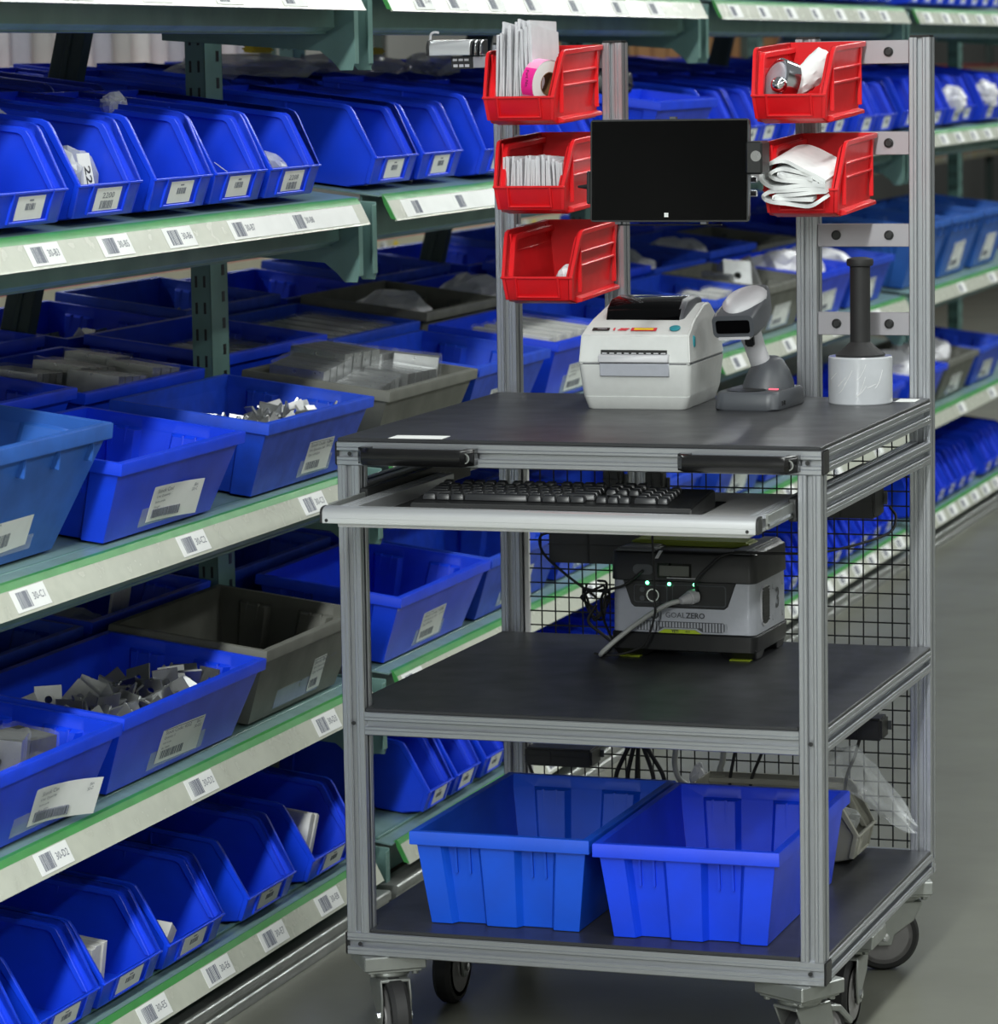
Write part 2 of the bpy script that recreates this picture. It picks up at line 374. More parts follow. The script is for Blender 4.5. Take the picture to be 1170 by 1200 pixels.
# ------------------------------------------------------------------ nest-and-stack tote (x long side, y short side, z up, centred)
def tote_outline(L, D, rec, W3=.2):
    # long sides plain with one shallow recess, short sides with two recessed panels
    x, y = L/2, D/2; a = .0
    side = [(-y, 0), (-y*.66, 0), (-y*.60, 1), (-y*.22, 1), (-y*.16, 0), (y*.24, 0), (y*.30, 1), (y*.66, 1), (y*.72, 0), (y, 0)]
    pts = [(x-rec*q, yy) for yy, q in side]
    pts += [(-x+rec*q, yy) for yy, q in side[::-1]]
    return pts
def tote_mesh(L, D, H, m, rec=.014, tap=.022, lipo=.010, lip=.02, rolled=False):
    def fn():
        g = G(); t = .0035
        Rr = lambda p, z: [(a, b, z) for a, b in p]
        top = tote_outline(L-2*lipo, D-2*lipo, rec); plain = tote_outline(L-2*lipo, D-2*lipo, 0)
        bot = tote_outline(L-2*lipo-2*tap, D-2*lipo-2*tap, rec)
        rim = tote_outline(L, D, 0)
        ci = lambda p: [(a*(1-2*t/L), b*(1-2*t/D)) for a, b in p]
        cc = lambda p: [(a*(1-.006), b*(1-.006)) for a, b in p]
        rings = [Rr(bot, 0), Rr(top, H-lip-.004), Rr(plain, H-lip-.003), Rr(plain, H-lip), Rr(rim, H-lip), Rr(rim, H-.003), Rr(cc(rim), H)]
        rings += [Rr(ci(plain), H), Rr(ci(plain), H-.02), Rr(ci(top), H-.024), Rr(ci(bot), .005)]
        g.loft(rings)
        # small vertical ribs in the recessed panels under the rim
        for sx in (-1, 1):
            for fy in (-.5, -.34, .40, .56):
                y = fy*D*.47; x0 = L/2-lipo-rec
                g.loft([[(sx*(x0-.004-tap*k), y-.002, z), (sx*(x0+.006-tap*k), y-.002, z), (sx*(x0+.006-tap*k), y+.002, z), (sx*(x0-.004-tap*k), y+.002, z)] for k, z in ((0, H-lip), (.3, H*.55))])
        if rolled:
            for k in range(5):
                x = -L*.4+k*L*.2
                for sy in (-1, 1): g.bb((x-.004, sy*(D/2-.004), H-lip-.03), (x+.004, sy*(D/2-.02), H-lip))
        return g.mesh('tote_shell', m, .0022 if not rolled else .006, 2)
    return cached(('tote', L, D, H, m.name, rec, tap, lipo, lip, rolled), fn)
def pouch(parent, loc, rot, w=.23, h=.098, seed=1, lines=None, curl=0, kx=0, kw=.78, bn='30-C2'):
    """document pouch stuck on a tote with a printed card in it"""
    g = G(); g.box((0, 0, 0), (w, h, .0006)); p = ob('card_pouch', g.mesh('card_pouch', M['tape']), parent, loc, rot)
    g = G(); cw, ch = w*kw, h*.6; n = 8; r = random.Random(seed)
    zf = lambda x: .0012+curl*(x/cw+.5)**2
    P = [(-cw/2+cw*i/n) for i in range(n+1)]
    g.loft([[(x, -ch/2, zf(x)), (x, ch/2, zf(x)), (x, ch/2, zf(x)+.0005), (x, -ch/2, zf(x)+.0005)] for x in P])
    x = -cw*.42
    while x < cw*.12:
        b = r.choice((.0016, .0026, .005)); z = zf(x)+.0006; g.bb((x, -ch*.4, z), (x+b, -ch*.16, z+.0002+curl*.1), 1); x += b+r.choice((.0016, .003))
    for i, (s, q) in enumerate(lines or (('Stock Code: 4394', .0105), ('Unit Quantity: 250', .007), ('Qty: 4394204', .007))):
        g.text(s, q*.9, Matrix.Translation((-cw*.43, ch*(.36-i*.15), zf(-cw*.1)+.0008)) @ Matrix.Scale(1.6, 4, (1, 0, 0)), 1, align='LEFT')
    g.text('Bin:\n'+bn, .008, Matrix.Translation((cw*.36, ch*.3, zf(cw*.4)+.0008)) @ Matrix.Scale(1.5, 4, (1, 0, 0)), 1)
    g.bb((-cw*.46, ch*.44, zf(0)*.2+.0014), (cw*.46, ch*.455, zf(0)*.2+.0017), 1) if not curl else None
    ob('printed_card', g.mesh('printed_card', [M['paper'], M['inkg']]), p, (kx, -h*.15, 0), (0, 0, math.radians(r.uniform(-2, 2))))
TN = {}
def put_tote(label, s, d, l, L=.55, D=.305, H=.138, m='blue', card_=1, seed=1, rz=0, curl=0, lines=None, rolled=False, rec=.014, group=None, tap=.027, lip=.02, px=0, pw=.23, kx=0, kw=.78, bn='30-C2'):
    t = T('storage_tote', label, 'tote', R(s, d+D/2*math.cos(TA), deck_z(l, d+D/2)+.001), (TA, 0, PHI+rz), group)
    ob('shell', tote_mesh(L, D, H, M[m], rec, tap, lip=lip, rolled=rolled), t)
    if card_:
        lipo = .010; h = H*.62; zc = H*.44
        yb, yt = -(D/2-lipo-tap), -(D/2-lipo); sl = (yt-yb)/H
        a = math.atan2(1, sl)
        pouch(t, (px, yb+sl*zc-.0014, zc), (a, 0, 0), pw, h*1.2, seed, lines, curl, kx, kw, bn)
    return t
def in_rack(t, p):   # world point from coordinates local to a placed container
    return t.matrix_basis @ Vector(p)
# ------------------------------------------------------------------ loose contents
def plate_hole(g, X, a, b, t, r, n=16):
    """flat plate a x b with a real round hole, centred, thickness t"""
    o = []
    for i in range(n):
        c, s = math.cos(2*PI*i/n), math.sin(2*PI*i/n); k = 1/max(abs(c), abs(s)); o.append((a/2*c*k, b/2*s*k))
    i_ = [(r*math.cos(2*PI*i/n), r*math.sin(2*PI*i/n)) for i in range(n)]
    g.loft([[(x, y, -t/2) for x, y in o], [(x, y, t/2) for x, y in o], [(x, y, t/2) for x, y in i_], [(x, y, -t/2) for x, y in i_], [(x, y, -t/2) for x, y in o]], 0, (0, 0), X=X)
def bracket_mesh(k=0, a=.038, t=.0035):
    def fn():
        g = G()
        plate_hole(g, Matrix.Translation((0, a/2, 0)), a, a, t, a*.14)
        plate_hole(g, Matrix.Translation((0, 0, a/2)) @ Matrix.Rotation(PI/2, 4, 'X'), a, a, t, a*.14)
        return g.mesh('angle_bracket', M['part'])
    return cached(('br', k, a), fn)
def pile(t, n, W, D, z, label, group, a=.038, seed=1, name='angle_bracket', me=None, cx=0, cy=0, layers=1):
    r = random.Random(seed); me = me or bracket_mesh(0, a)
    nx = max(1, int(W/(a*.95))); k = 0
    while k < n:
        i = k % nx; j = (k//nx)
        y = -D/2+(j+.5)*a*.9
        lay = int(max(0, (y-D/2))//D+1) if y > D/2 else 0
        yy = ((y+D/2) % D)-D/2
        p = (cx-W/2+(i+.5)*W/nx+r.uniform(-.008, .008), cy+yy+r.uniform(-.007, .007), z+lay*a*.55+r.uniform(0, a*.35))
        e = (Matrix.Rotation(t.rotation_euler.z, 3, 'Z') @ Matrix.Rotation(t.rotation_euler.x, 3, 'X') @ Matrix.Rotation(r.uniform(0, 6.3), 3, 'Z') @ Matrix.Rotation(r.uniform(-1.0, 1.0), 3, 'X') @ Matrix.Rotation(r.uniform(-.8, .8), 3, 'Y')).to_euler()
        ob(name, me, None, in_rack(t, p), e, label, 'bracket' if 'bracket' in name else 'metal part', group); k += 1
def blob_mesh(key, sx, sy, sz, m, amp=.3, sub=3, seed=1, facet=0):
    def fn():
        bm = bmesh.new(); bmesh.ops.create_icosphere(bm, subdivisions=sub, radius=1)
        for v in bm.verts:
            n = noise.noise_vector(v.co*1.6+Vector((seed*7.1, seed*3.3, 0)))*amp+noise.noise_vector(v.co*4+Vector((seed, 0, 9)))*amp*.45
            c = v.co+n; v.co = (c.x*sx, c.y*sy, max(c.z, -.8)*sz)
        me = bpy.data.meshes.new('crumpled_bag'); bm.to_mesh(me); bm.free(); me.materials.append(m)
        if not facet: me.polygons.foreach_set('use_smooth', [True]*len(me.polygons))
        return me
    return cached(('blob', key, seed), fn)
def bag_at(t, p, size, label, m='bag', seed=1, rot=(0, 0, 0), name='plastic_bag', group=None, facet=1, amp=.3):
    e = (Matrix.Rotation(t.rotation_euler.z, 3, 'Z') @ Matrix.Rotation(t.rotation_euler.x, 3, 'X') @ Matrix.Rotation(rot[2], 3, 'Z') @ Matrix.Rotation(rot[0], 3, 'X') @ Matrix.Rotation(rot[1], 3, 'Y')).to_euler()
    return ob(name, blob_mesh((m,)+tuple(size), *size, M[m], amp, 3, seed, facet), None, in_rack(t, p), e, label, 'bag', group)
def block_pack_mesh(n, a, b, c, gap=.006, hole=1, mkey='part'):
    """n plates standing in a row in a tight clear wrap: plates + film"""
    def fn():
        g = G()
        for i in range(n):
            X = Matrix.Translation(((i-(n-1)/2)*(c+gap), 0, b/2)) @ Matrix.Rotation(PI/2, 4, 'Y') @ Matrix.Rotation(PI/2, 4, 'Z')
            plate_hole(g, X, a, b, c, b*.13)
        return g.mesh('metal_plates', M[mkey])
    return cached(('bp', n, a, b, c, gap, mkey), fn)
def film_mesh(w, d, h, seed=1):
    def fn():
        g = G(); r = random.Random(seed); n = 9
        rings = []
        for k, z in enumerate((-.001, h*.35, h*.75, h+.004)):
            rg = []
            for i in range(28):
                a = 2*PI*i/28; c, s = math.cos(a), math.sin(a); q = 1/max(abs(c), abs(s))
                rg.append(((w/2+.004+r.uniform(-.002, .003))*c*q, (d/2+.004+r.uniform(-.002, .003))*s*q, z+r.uniform(-.002, .003)*(k > 0)))
            rings.append(rg)
        g.loft(rings, 0, (0, 1)); return g.mesh('clear_wrap', M['bagd'], smooth=0)
    return cached(('film', w, d, h, seed), fn)
def pack(t, p, n, a, b, c, label, gap=.003, rz=0, group=None, seed=1, wrap=True, tilt=0, mkey='part'):
    e = (Matrix.Rotation(t.rotation_euler.z, 3, 'Z') @ Matrix.Rotation(t.rotation_euler.x, 3, 'X') @ Matrix.Rotation(rz, 3, 'Z') @ Matrix.Rotation(tilt, 3, 'Y')).to_euler()
    k = T('plate_pack', label, 'pack of metal plates', in_rack(t, p), e, group)
    me = cached(('one', a, b, c, mkey), lambda: _plate(a, b, c, mkey))
    for i in range(n): ob('metal_plate', me, k, ((i-(n-1)/2)*(c+gap), 0, 0))
    if wrap: ob('clear_wrap', film_mesh(n*(c+gap), a, b, seed), k)
    return k
def _plate(a, b, c, mkey):
    g = G(); X = Matrix.Translation((0, 0, b/2)) @ Matrix.Rotation(PI/2, 4, 'Y') @ Matrix.Rotation(PI/2, 4, 'Z')
    plate_hole(g, X, a, b, c, min(a, b)*.13); return g.mesh('metal_plate', M[mkey])
def strip_stack(t, p, n, w, d, h, label, gap=.0008, rz=0, tilt=0, rx=0, mkey='partw', group=None):
    e = (Matrix.Rotation(t.rotation_euler.z, 3, 'Z') @ Matrix.Rotation(t.rotation_euler.x, 3, 'X') @ Matrix.Rotation(rz, 3, 'Z') @ Matrix.Rotation(tilt, 3, 'Y') @ Matrix.Rotation(rx, 3, 'X')).to_euler()
    k = T('metal_strip_bundle', label, 'bundle of strips', in_rack(t, p), e, group)
    me = cached(('strip', w, d, h, mkey), lambda: G().bb((-w/2, -d/2, 0), (w/2, d/2, h)).mesh('metal_strip', M[mkey], .0006))
    for i in range(n): ob('metal_strip', me, k, ((i-(n-1)/2)*(w+gap), (i % 3)*.0015, (i % 2)*.002))
    return k
# ------------------------------------------------------------------ level B, front row
N = ['first', 'second', 'third', 'fourth', 'fifth', 'sixth', 'seventh', 'eighth', 'ninth', 'tenth', 'eleventh', 'twelfth', 'thirteenth', 'fourteenth', 'fifteenth', 'sixteenth', 'seventeenth', 'eighteenth', 'nineteenth', 'twentieth', '21st', '22nd', '23rd', '24th', '25th', '26th', '27th', '28th', '29th', '30th', '31st', '32nd', '33rd', '34th', '35th', '36th', '37th', '38th', '39th', '40th', '41st', '42nd', '43rd', '44th', '45th', '46th', '47th', '48th']
def F(l, i, x): return f'blue open-front bin, {N[i]} from the left along the front of the {LV[l]}{x}'
B = [put_bin('blue open-front bin cut by the left photo edge on the second shelf', -.485, .02, 'B', lab=1),
     put_bin('blue open-front bin with bags and a 220 tag on the second shelf', -.185, .03, 'B', lab=2, txt='2200', H=.158),
     put_bin('empty blue open-front bin right of the bin with the 220 tag', .10, .028, 'B', lab=3, H=.16),
     put_bin('blue open-front bin with a small white card at its right, second shelf', .353, .03, 'B', w=.24, lab=4, H=.156),
     put_bin('blue open-front bin with crumpled clear bags, last before the shelf joint', .607, .03, 'B', w=.25, lab=5, txt='2208', H=.156),
     put_bin('blue open-front bin with a broad blank side, just past the shelf joint', 1.19, .05, 'B', w=.25, lab=6, H=.156),
     put_bin('blue open-front bin holding a stack of white plates, left of the red bins', 1.462, .05, 'B', w=.25, lab=7, H=.155),
     put_bin('blue open-front bin half hidden behind the left red bins, second shelf', 1.80, .035, 'B', w=.25, lab=8, H=.17)]
sB = [2.08, 2.35, 2.62, 2.89, 3.62, 3.90, 4.17, 4.44, 4.72, 5.02, 5.30, 5.58, 6.04, 6.36, 6.69, 6.98, 7.30, 7.60]
for i, s in enumerate(sB):
    B.append(put_bin(F('B', i+8, ''), s, .03+.02*(i % 3 == 0), 'B', w=.262 if s < 6 else .30, lab=9+i % 7, H=.158 if s < 6 else .165))
bag_at(B[0], (-.30, .24, .14), (.11, .09, .06), 'large clear bag rising behind the bins at the left photo edge', seed=3)
bag_at(B[1], (-.045, .075, .055), (.045, .04, .06), 'clear bag at the left front in the bin with the 220 tag', seed=5)
bag_at(B[1], (.06, .1, .05), (.05, .035, .055), 'flat clear bag at the right in the bin with the 220 tag', seed=6)
bag_at(B[1], (-.06, .18, .09), (.045, .05, .06), 'clear bag at the back in the bin with the 220 tag', seed=8)
g = G(); g.box((0, 0, 0), (.045, .0012, .085)); g.text('220', .03, Matrix.Translation((.004, -.0008, 0)) @ Matrix.Rotation(PI/2, 4, 'X') @ Matrix.Rotation(-PI/2, 4, 'Z'), 1, .0006)
ob('hang_tag', g.mesh('hang_tag', [M['paper'], M['ink']]), None, in_rack(B[1], (.012, .05, .062)), (TA-.3, 0, PHI), 'white tag reading 220 among bags in a blue bin', 'tag')
bag_at(B[2], (.13, .20, .155), (.032, .02, .024), 'small torn clear bag sticking up behind the empty bin', seed=11)
bag_at(B[4], (-.06, .06, .058), (.035, .03, .03), 'crumpled clear bag at the left in the bin before the shelf joint', seed=12, m='poly')
bag_at(B[4], (.045, .08, .05), (.06, .04, .028), 'crumpled clear bag at the right in the bin before the shelf joint', seed=13)
ob('small_card', G().box((0, 0, 0), (.045, .03, .001)).mesh('small_card', M['paper']), None, in_rack(B[3], (.055, .06, .058)), (TA+.5, .2, PHI+.2), 'small white card in the bin before the crumpled bags', 'card')
strip_stack(B[6], (-.05, .1, .005), 6, .012, .09, .08, 'bundle of white plates in the blue bin left of the red bins', tilt=.35)
strip_stack(B[5], (-.07, .08, .006), 3, .01, .09, .062, 'few white plates low in the bin past the shelf joint', tilt=.3)
bag_at(B[16], (0, .07, .085), (.06, .05, .04), 'crumpled bag in a blue bin seen between the right red bin and post', seed=15, m='poly')
bag_at(B[22], (0, .03, .085), (.07, .05, .05), 'white crumpled bag in a blue bin far right on the second shelf', seed=16, m='poly')
bag_at(B[24], (-.02, .03, .095), (.08, .05, .05), 'white crumpled bag far along the second shelf beside the outer post', seed=17, m='poly')
# shallow tray with black gloves hung in front of the bins between the left posts and the tablet
# rows behind
k = 0
for row, d0 in ((0, .43), (1, .83)):
    s = -.62+.05*row
    i = 0
    while s < 7.6:
        if not any(abs(s-b) < .16 for b in (BND[1], BND[2], BND[3])):
            put_bin(f'blue bin, {N[i]} from the left in the {"middle" if row == 0 else "rear"} row of the second shelf down', s, d0+.02*((i*7) % 3), 'B', w=.252, L=.36 if row == 0 else .28, H=(.142, .148, .154)[(i*5+row) % 3] if row == 0 else (.10, .106, .112)[i % 3])
            i += 1
        s += .272
for (s, d, z, sz, lb, sd) in ((1.85, .62, .165, (.34, .07, .028), 'long clear bag lying across the rear bins of the second shelf', 21), (2.5, .62, .165, (.26, .08, .028), 'clear bag with yellow label lying on rear bins left of the left red bins', 22), (2.98, .6, .165, (.08, .06, .03), 'small clear bag on the rear bins beside the long clear bag', 23), (6.6, .5, .21, (.3, .12, .06), 'crumpled white bags heaped on rear bins right of the outer post', 24), (7.3, .5, .21, (.25, .12, .05), 'crumpled white bag at the right photo edge on rear bins', 25)):
    ob('plastic_bag', blob_mesh(('bagB',)+sz, *sz, M['bag' if sd < 24 else 'poly'], .3, 3, sd, 1), None, R(s, d, deck_z('B', d)+z), (TA, 0, PHI), lb, 'bag')
for s, d in ((2.55, .60), (1.95, .64)):
    ob('sticker', G().box((0, 0, 0), (.12, .03, .014)).mesh('sticker', M['yellow'], .005, 2), None, R(s, d, deck_z('B', d)+.20), (TA, 0, PHI), 'yellow packet on a clear bag behind the '+('red bins' if s > 2.2 else 'shelf joint'), 'packet')
# ------------------------------------------------------------------ level E
E_ = []
for i, (s, w, lb) in enumerate(((-.70, .24, 'blue bin at the lower left photo corner on the lowest shelf'), (-.43, .238, 'blue bin with an upright grey plate, second from the photo corner'), (-.188, .238, 'blue bin with a few ribbed white blocks on the lowest shelf'), (.075, .25, 'blue bin with a long white strip leaning in it, lowest shelf'), (.415, .235, 'empty blue bin on the lowest shelf left of the leaning grey plates'), (.735, .25, 'blue bin with tall grey plates beside the cart front-left post'))):
    E_.append(put_bin(lb, s, .03, 'E', w=w, lab=20+i, H=.15, lip=.056, fx=.07, name='stacking_bin'))
sE = [1.325, 1.495, 1.68, 1.86, 2.04, 2.22, 2.4, 2.58, 2.76, 2.94, 3.12, 3.28, 3.62, 3.8, 3.98, 4.16, 4.34, 4.52, 4.7, 4.88, 5.06, 5.24, 5.42, 5.6, 6.06, 6.24, 6.43, 6.61, 6.79, 6.96, 7.28, 7.46, 7.64]
for i, s in enumerate(sE):
    E_.append(put_bin(f'narrow blue bin, {N[i]} past the shelf joint on the lowest shelf', s, .03, 'E', w=.158, L=.33, H=.148, lip=.056, lab=30+i % 6, fx=.066, lw=.085))
for d0 in (.42,):
    s = -.6; i = 0
    while s < .95:
        put_bin(f'blue bin in the dark rear row of the lowest shelf, {N[i]} from the left', s, d0+.02, 'E', w=.25, H=.15, lip=.056); s += .27; i += 1
strip_stack(E_[1], (-.08, .1, .005), 2, .004, .05, .085, 'upright grey plates in the second bin from the photo corner', mkey='part', gap=.012)
strip_stack(E_[2], (-.035, .075, .005), 4, .014, .05, .085, 'row of ribbed white blocks in a blue bin on the lowest shelf')
strip_stack(E_[3], (-.055, .085, .02), 2, .016, .1, .05, 'long white strips leaning in a blue bin on the lowest shelf', tilt=.7)
strip_stack(E_[3], (-.02, .16, .005), 1, .05, .004, .075, 'grey square plate behind the leaning white strips', mkey='part')
strip_stack(E_[5], (-.06, .1, .005), 5, .009, .12, .115, 'tall grey plates leaning in the bin beside the cart post', tilt=.25)
# ------------------------------------------------------------------ level A (front row seen along the top right)
i = 0; s = 3.68
while s < 7.6:
    if abs(s-5.86) > .12:
        put_bin(f'narrow blue bin on the top shelf, {N[i]} from the left', s, .04, 'A', w=.185, L=.33, H=.148, lip=.056, lab=40+i % 5, lw=.085); i += 1
    s += .2
# ------------------------------------------------------------------ level C
C1 = put_tote('large pale blue tote with rounded rim at the left photo edge, third shelf', -.56, .025, 'C', L=.6, D=.36, H=.205, m='bluep', rolled=True, rec=.006, tap=.05, lip=.026, seed=2, px=.03, bn='30-C1', lines=(('Stock Code: 4394', .0105), ('Unit Quantity: 250', .007), ('Qty: 4394204', .007)))
C2 = put_tote('bright blue tote with a torn white card, between the pale and dull totes', .012, .012, 'C', L=.51, m='blue', seed=3, curl=.012, lines=(('Stock Code: 4296', .0105), ('Unit Quantity: 30', .007), ('Item code', .007), ('Weight', .006)), px=0.02)
C3 = put_tote('dull blue tote of angle brackets beside the cart top, third shelf', .642, .014, 'C', L=.525, m='bluew', seed=4, px=.06, pw=.16, bn='30-C3')
C4 = put_tote('grey tote of wrapped plates just behind the cart top, third shelf', 1.25, .014, 'C', L=.52, m='grayb', seed=5, card_=0)
C5 = put_tote('blue tote past the grey tote, behind the cart rear-left post', 1.77, .016, 'C', L=.48, m='bluew', seed=6)
CC = [C1, C2, C3, C4, C5]
for i, (s, L, m, lb) in enumerate(((2.36, .5, 'blue', 'blue tote of square white plates seen behind the label printer'), (2.9, .5, 'bluew', 'dull blue tote behind the label printer and tablet, third shelf'), (3.72, .5, 'bluew', 'blue tote of white boxes seen above the label printer'), (4.26, .5, 'grayb', 'grey tote of metal parts seen above the barcode scanner'), (4.82, .5, 'blue', 'blue tote of small white parts seen between the right cart posts'), (5.36, .5, 'bluew', 'blue tote with a white card seen between the right cart posts'), (6.22, .52, 'bluep', 'pale blue tote right of the outer cart post, third shelf'), (6.8, .52, 'bluep', 'pale blue tote second right of the outer cart post, third shelf'), (7.38, .52, 'bluep', 'pale blue tote at the right photo edge on the third shelf'))):
    CC.append(put_tote(lb, s, .03, 'C', L=L, m=m, seed=7+i, H=.21 if m == 'bluep' else .14, D=.36 if m == 'bluep' else .305, rolled=m == 'bluep', rec=.006 if m == 'bluep' else .014, tap=.035 if m == 'bluep' else .022))
pile(C3, 36, .42, .2, .078, 'small aluminium angle bracket in the dull blue tote beside the cart top', 'brackets in the dull blue tote', seed=3, layers=2)
pile(C2, 1, .02, .03, .008, 'single bracket at the bottom of the bright blue tote', None, seed=5)
for j, (x, y, z, n, a, b, c, q) in enumerate(((-.16, .05, .06, 4, .11, .10, .036, .05), (-.02, .055, .075, 4, .12, .10, .034, -.1), (.12, .05, .06, 4, .11, .10, .034, .15), (-.13, -.055, .05, 5, .09, .085, .03, .1), (.05, -.06, .06, 4, .095, .085, .032, -.05), (.17, -.05, .06, 2, .09, .10, .03, .3))):
    pack(C4, (x, y, z), n, a, b, c, f'wrapped grey plates in the grey tote behind the cart, {N[j]} from its rear left', gap=.006, rz=q, seed=j, tilt=.06*(j % 3-1))
for j in range(5): pack(CC[5], (-.17+j*.08, -.02, .03), 1, .18, .11, .03, f'wrapped white block, {N[j]} from the left in the tote behind the printer', seed=j, gap=.02, mkey='partw')
for j in range(3): pack(CC[7], (-.14+j*.13, -.05, .04), 1, .06, .09, .1, f'white boxed part with holes in the tote above the printer, {N[j]} from its left', seed=j, rz=PI/2*(j == 1), mkey='partw')
for j in range(4): pack(CC[8], (-.15+j*.1, .02-.03*(j % 2), .06+.03*(j % 2)), 1, .08, .09, .05, f'bulky grey metal part in the grey tote above the scanner, {N[j]} from its left', seed=j, rz=.6*j, tilt=.5*(j % 2), wrap=False)
for j in range(2): bag_at(CC[9], (-.1+.2*j, 0, .12), (.1, .08, .06), f'bag of small white parts in the blue tote between the right cart posts, {"left" if j == 0 else "right"}', seed=30+j, m='poly')
bag_at(CC[10], (-.05, 0, .12), (.08, .07, .04), 'crumpled bag in the blue tote with a white card between the posts', seed=33, m='poly')
# rear rows of level C
rear = []
RS = [-.5, .08, .655, 1.3, 1.88, 2.46, 3.05, 3.75, 4.33, 4.91, 5.5, 6.2, 6.78, 7.36]
for row, d0 in ((0, .365), (1, .70)):
    for i in range(14):
        s = RS[i]
        m = ('bluew', 'blue', 'blue', 'bluew', 'blue', 'grayb' if row == 0 and i > 4 else 'bluew')[(i*2+row*3+i//3) % 6]
        rear.append(put_tote(f'{"grey" if m == "grayb" else "blue"} tote, {N[i]} from the left in the {"middle" if row == 0 else "rear"} row of the third shelf down', s, d0, 'C', L=.54, m=m, card_=0, H=(.14, .155)[(i+row) % 2]))
pile(rear[0], 24, .42, .2, .085, 'small aluminium angle bracket in the middle-row tote at the left', 'brackets in the middle-row tote', seed=8)
for j, (x, y, n, q) in enumerate(((-.17, .02, 4, .1), (.0, .0, 4, -.05), (.17, .03, 3, .15), (-.05, -.09, 4, .05), (.13, -.08, 3, -.1))):
    pack(rear[2], (x, y, .055), n, .1, .095, .03, f'wrapped grey plates in the middle-row tote behind the upright, {N[j]} from its left', gap=.006, rz=q, seed=j+20, tilt=.08)
for j in range(5): pack(rear[3], (-.17+j*.085, -.03, .05), 1, .2, .075, .07, f'wrapped block tray in a middle-row tote under the bracket, {N[j]} from its left', seed=j+40)
for j in range(5): pack(rear[4], (-.17+j*.085, -.02, .05), 1, .2, .08, .07, f'wrapped block tray in the middle row behind the red bins, {N[j]} from left', seed=j+50)
for q in (14, 16, 17, 18):
    pile(rear[q], 8, .4, .2, .07, f'metal bracket in the {N[q-14]} rear-row tote of the third shelf', f'brackets in the {N[q-14]} rear-row tote', seed=q, a=.05)
for q in (5, 6, 7, 8, 9):
    bag_at(rear[q], (-.08, 0, .11), (.14, .09, .06), f'bagged parts in the {N[q]} middle-row tote of the third shelf', seed=60+q, m='poly')
# ------------------------------------------------------------------ level D
D1 = put_tote('blue tote of bagged cubes at the left photo edge, fourth shelf', -.565, .014, 'D', L=.6, m='blue', seed=20, curl=.03, px=.10, kx=.03, bn='30-D2', lines=(('Stock Code: 4322', .0105), ('Unit Quantity: 5', .007), ('Item code', .006), ('Max: 4394', .006)))
D2 = put_tote('blue tote heaped with angle brackets, fourth shelf down at left', .06, .022, 'D', L=.6, m='blue', seed=21, px=.0, bn='30-D2', lines=(('Stock Code: 4332', .0105), ('Quantity: 5', .007), ('Item code', .006), ('Bin 50001', .006)))
D3 = put_tote('empty worn grey tote on the fourth shelf beside the cart post', .63, .03, 'D', L=.5, m='grayb', seed=22, H=.145, px=.0, pw=.22, kx=.08, kw=.28, bn='')
D4 = put_tote('blue tote with a faded card seen under the keyboard tray', 1.33, .024, 'D', L=.545, m='blue', seed=23, H=.14, px=.0, pw=.17, bn='31-D1')
D5 = put_tote('blue tote right of the faded-card tote, seen through the cart', 1.885, .024, 'D', L=.545, m='bluew', seed=24, H=.14)
DD = [D1, D2, D3, D4, D5]
for i, (s, m, lb) in enumerate(((2.46, 'blue', 'blue tote on the fourth shelf seen through the wire mesh at left'), (3.04, 'bluew', 'blue tote second in the wire mesh, fourth shelf down'), (3.8, 'bluew', 'blue tote seen through the upper mesh behind the keyboard'), (4.38, 'blue', 'blue tote seen below the stretch film roll, fourth shelf'), (4.96, 'blue', 'blue tote seen through the ladder of the right posts, fourth shelf'), (5.5, 'blue', 'blue tote beside the outer right post, fourth shelf'), (6.18, 'blue', 'blue tote left of the grey one past the outer post, fourth shelf'), (6.74, 'grayb', 'grey tote of bagged parts right of the outer post, fourth shelf'), (7.32, 'bluew', 'blue tote at the right photo edge, fourth shelf'))):
    DD.append(put_tote(lb, s, .03, 'D', L=.53, m=m, seed=25+i, H=.14))
pile(D2, 38, .46, .21, .072, 'aluminium angle bracket heaped in the blue tote on the fourth shelf', 'brackets heaped in the blue tote', seed=14, a=.046)
for j, (x, y, z, q) in enumerate(((-.16, .06, .085, .2), (-.02, .05, .10, -.1), (.13, .06, .095, .1), (-.1, -.06, .08, .05), (.03, -.07, .085, .3), (.16, -.05, .06, -.2))):
    pack(D1, (x, y, z), 1, .075, .07, .065, f'clear-bagged metal cube in the blue tote at the left edge, {N[j]} of the heap', rz=q, seed=j+3)
bag_at(D1, (.05, -.075, .085), (.16, .045, .028), 'crumpled clear bag over the front of the bagged cubes', seed=44, m='bagd')
bag_at(DD[11], (0, 0, .13), (.16, .1, .05), 'white bag of parts in the blue tote past the outer post', seed=45, m='poly')
bag_at(DD[12], (0, 0, .13), (.17, .1, .05), 'white bag of parts in the grey tote right of the outer post', seed=46, m='poly')
rearD = []
for row, d0 in ((0, .365), (1, .70)):
    for i in range(8):
        s = RS[i]
        rearD.append(put_tote(f'blue tote, {N[i]} from the left in the {"middle" if row == 0 else "rear"} row of the fourth shelf down', s, d0, 'D', L=.54, m='bluew' if (i+row) % 2 else 'blue', card_=0, H=.14))
strip_stack(rearD[2], (.05, -.06, .05), 2, .04, .006, .14, 'two pale strips standing in the middle-row tote beside the cart post', tilt=.1, gap=.004)
bag_at(rearD[2], (-.05, -.02, .07), (.07, .06, .04), 'clear bag beside the two pale strips in the middle-row tote', seed=71)
for q in (1, 9, 10):
    bag_at(rearD[q], (0, 0, .1), (.12, .07, .04), f'bagged parts in the {"middle" if q < 8 else "rear"}-row tote of the fourth shelf, {N[q % 8]} from left', seed=80+q, m='poly')
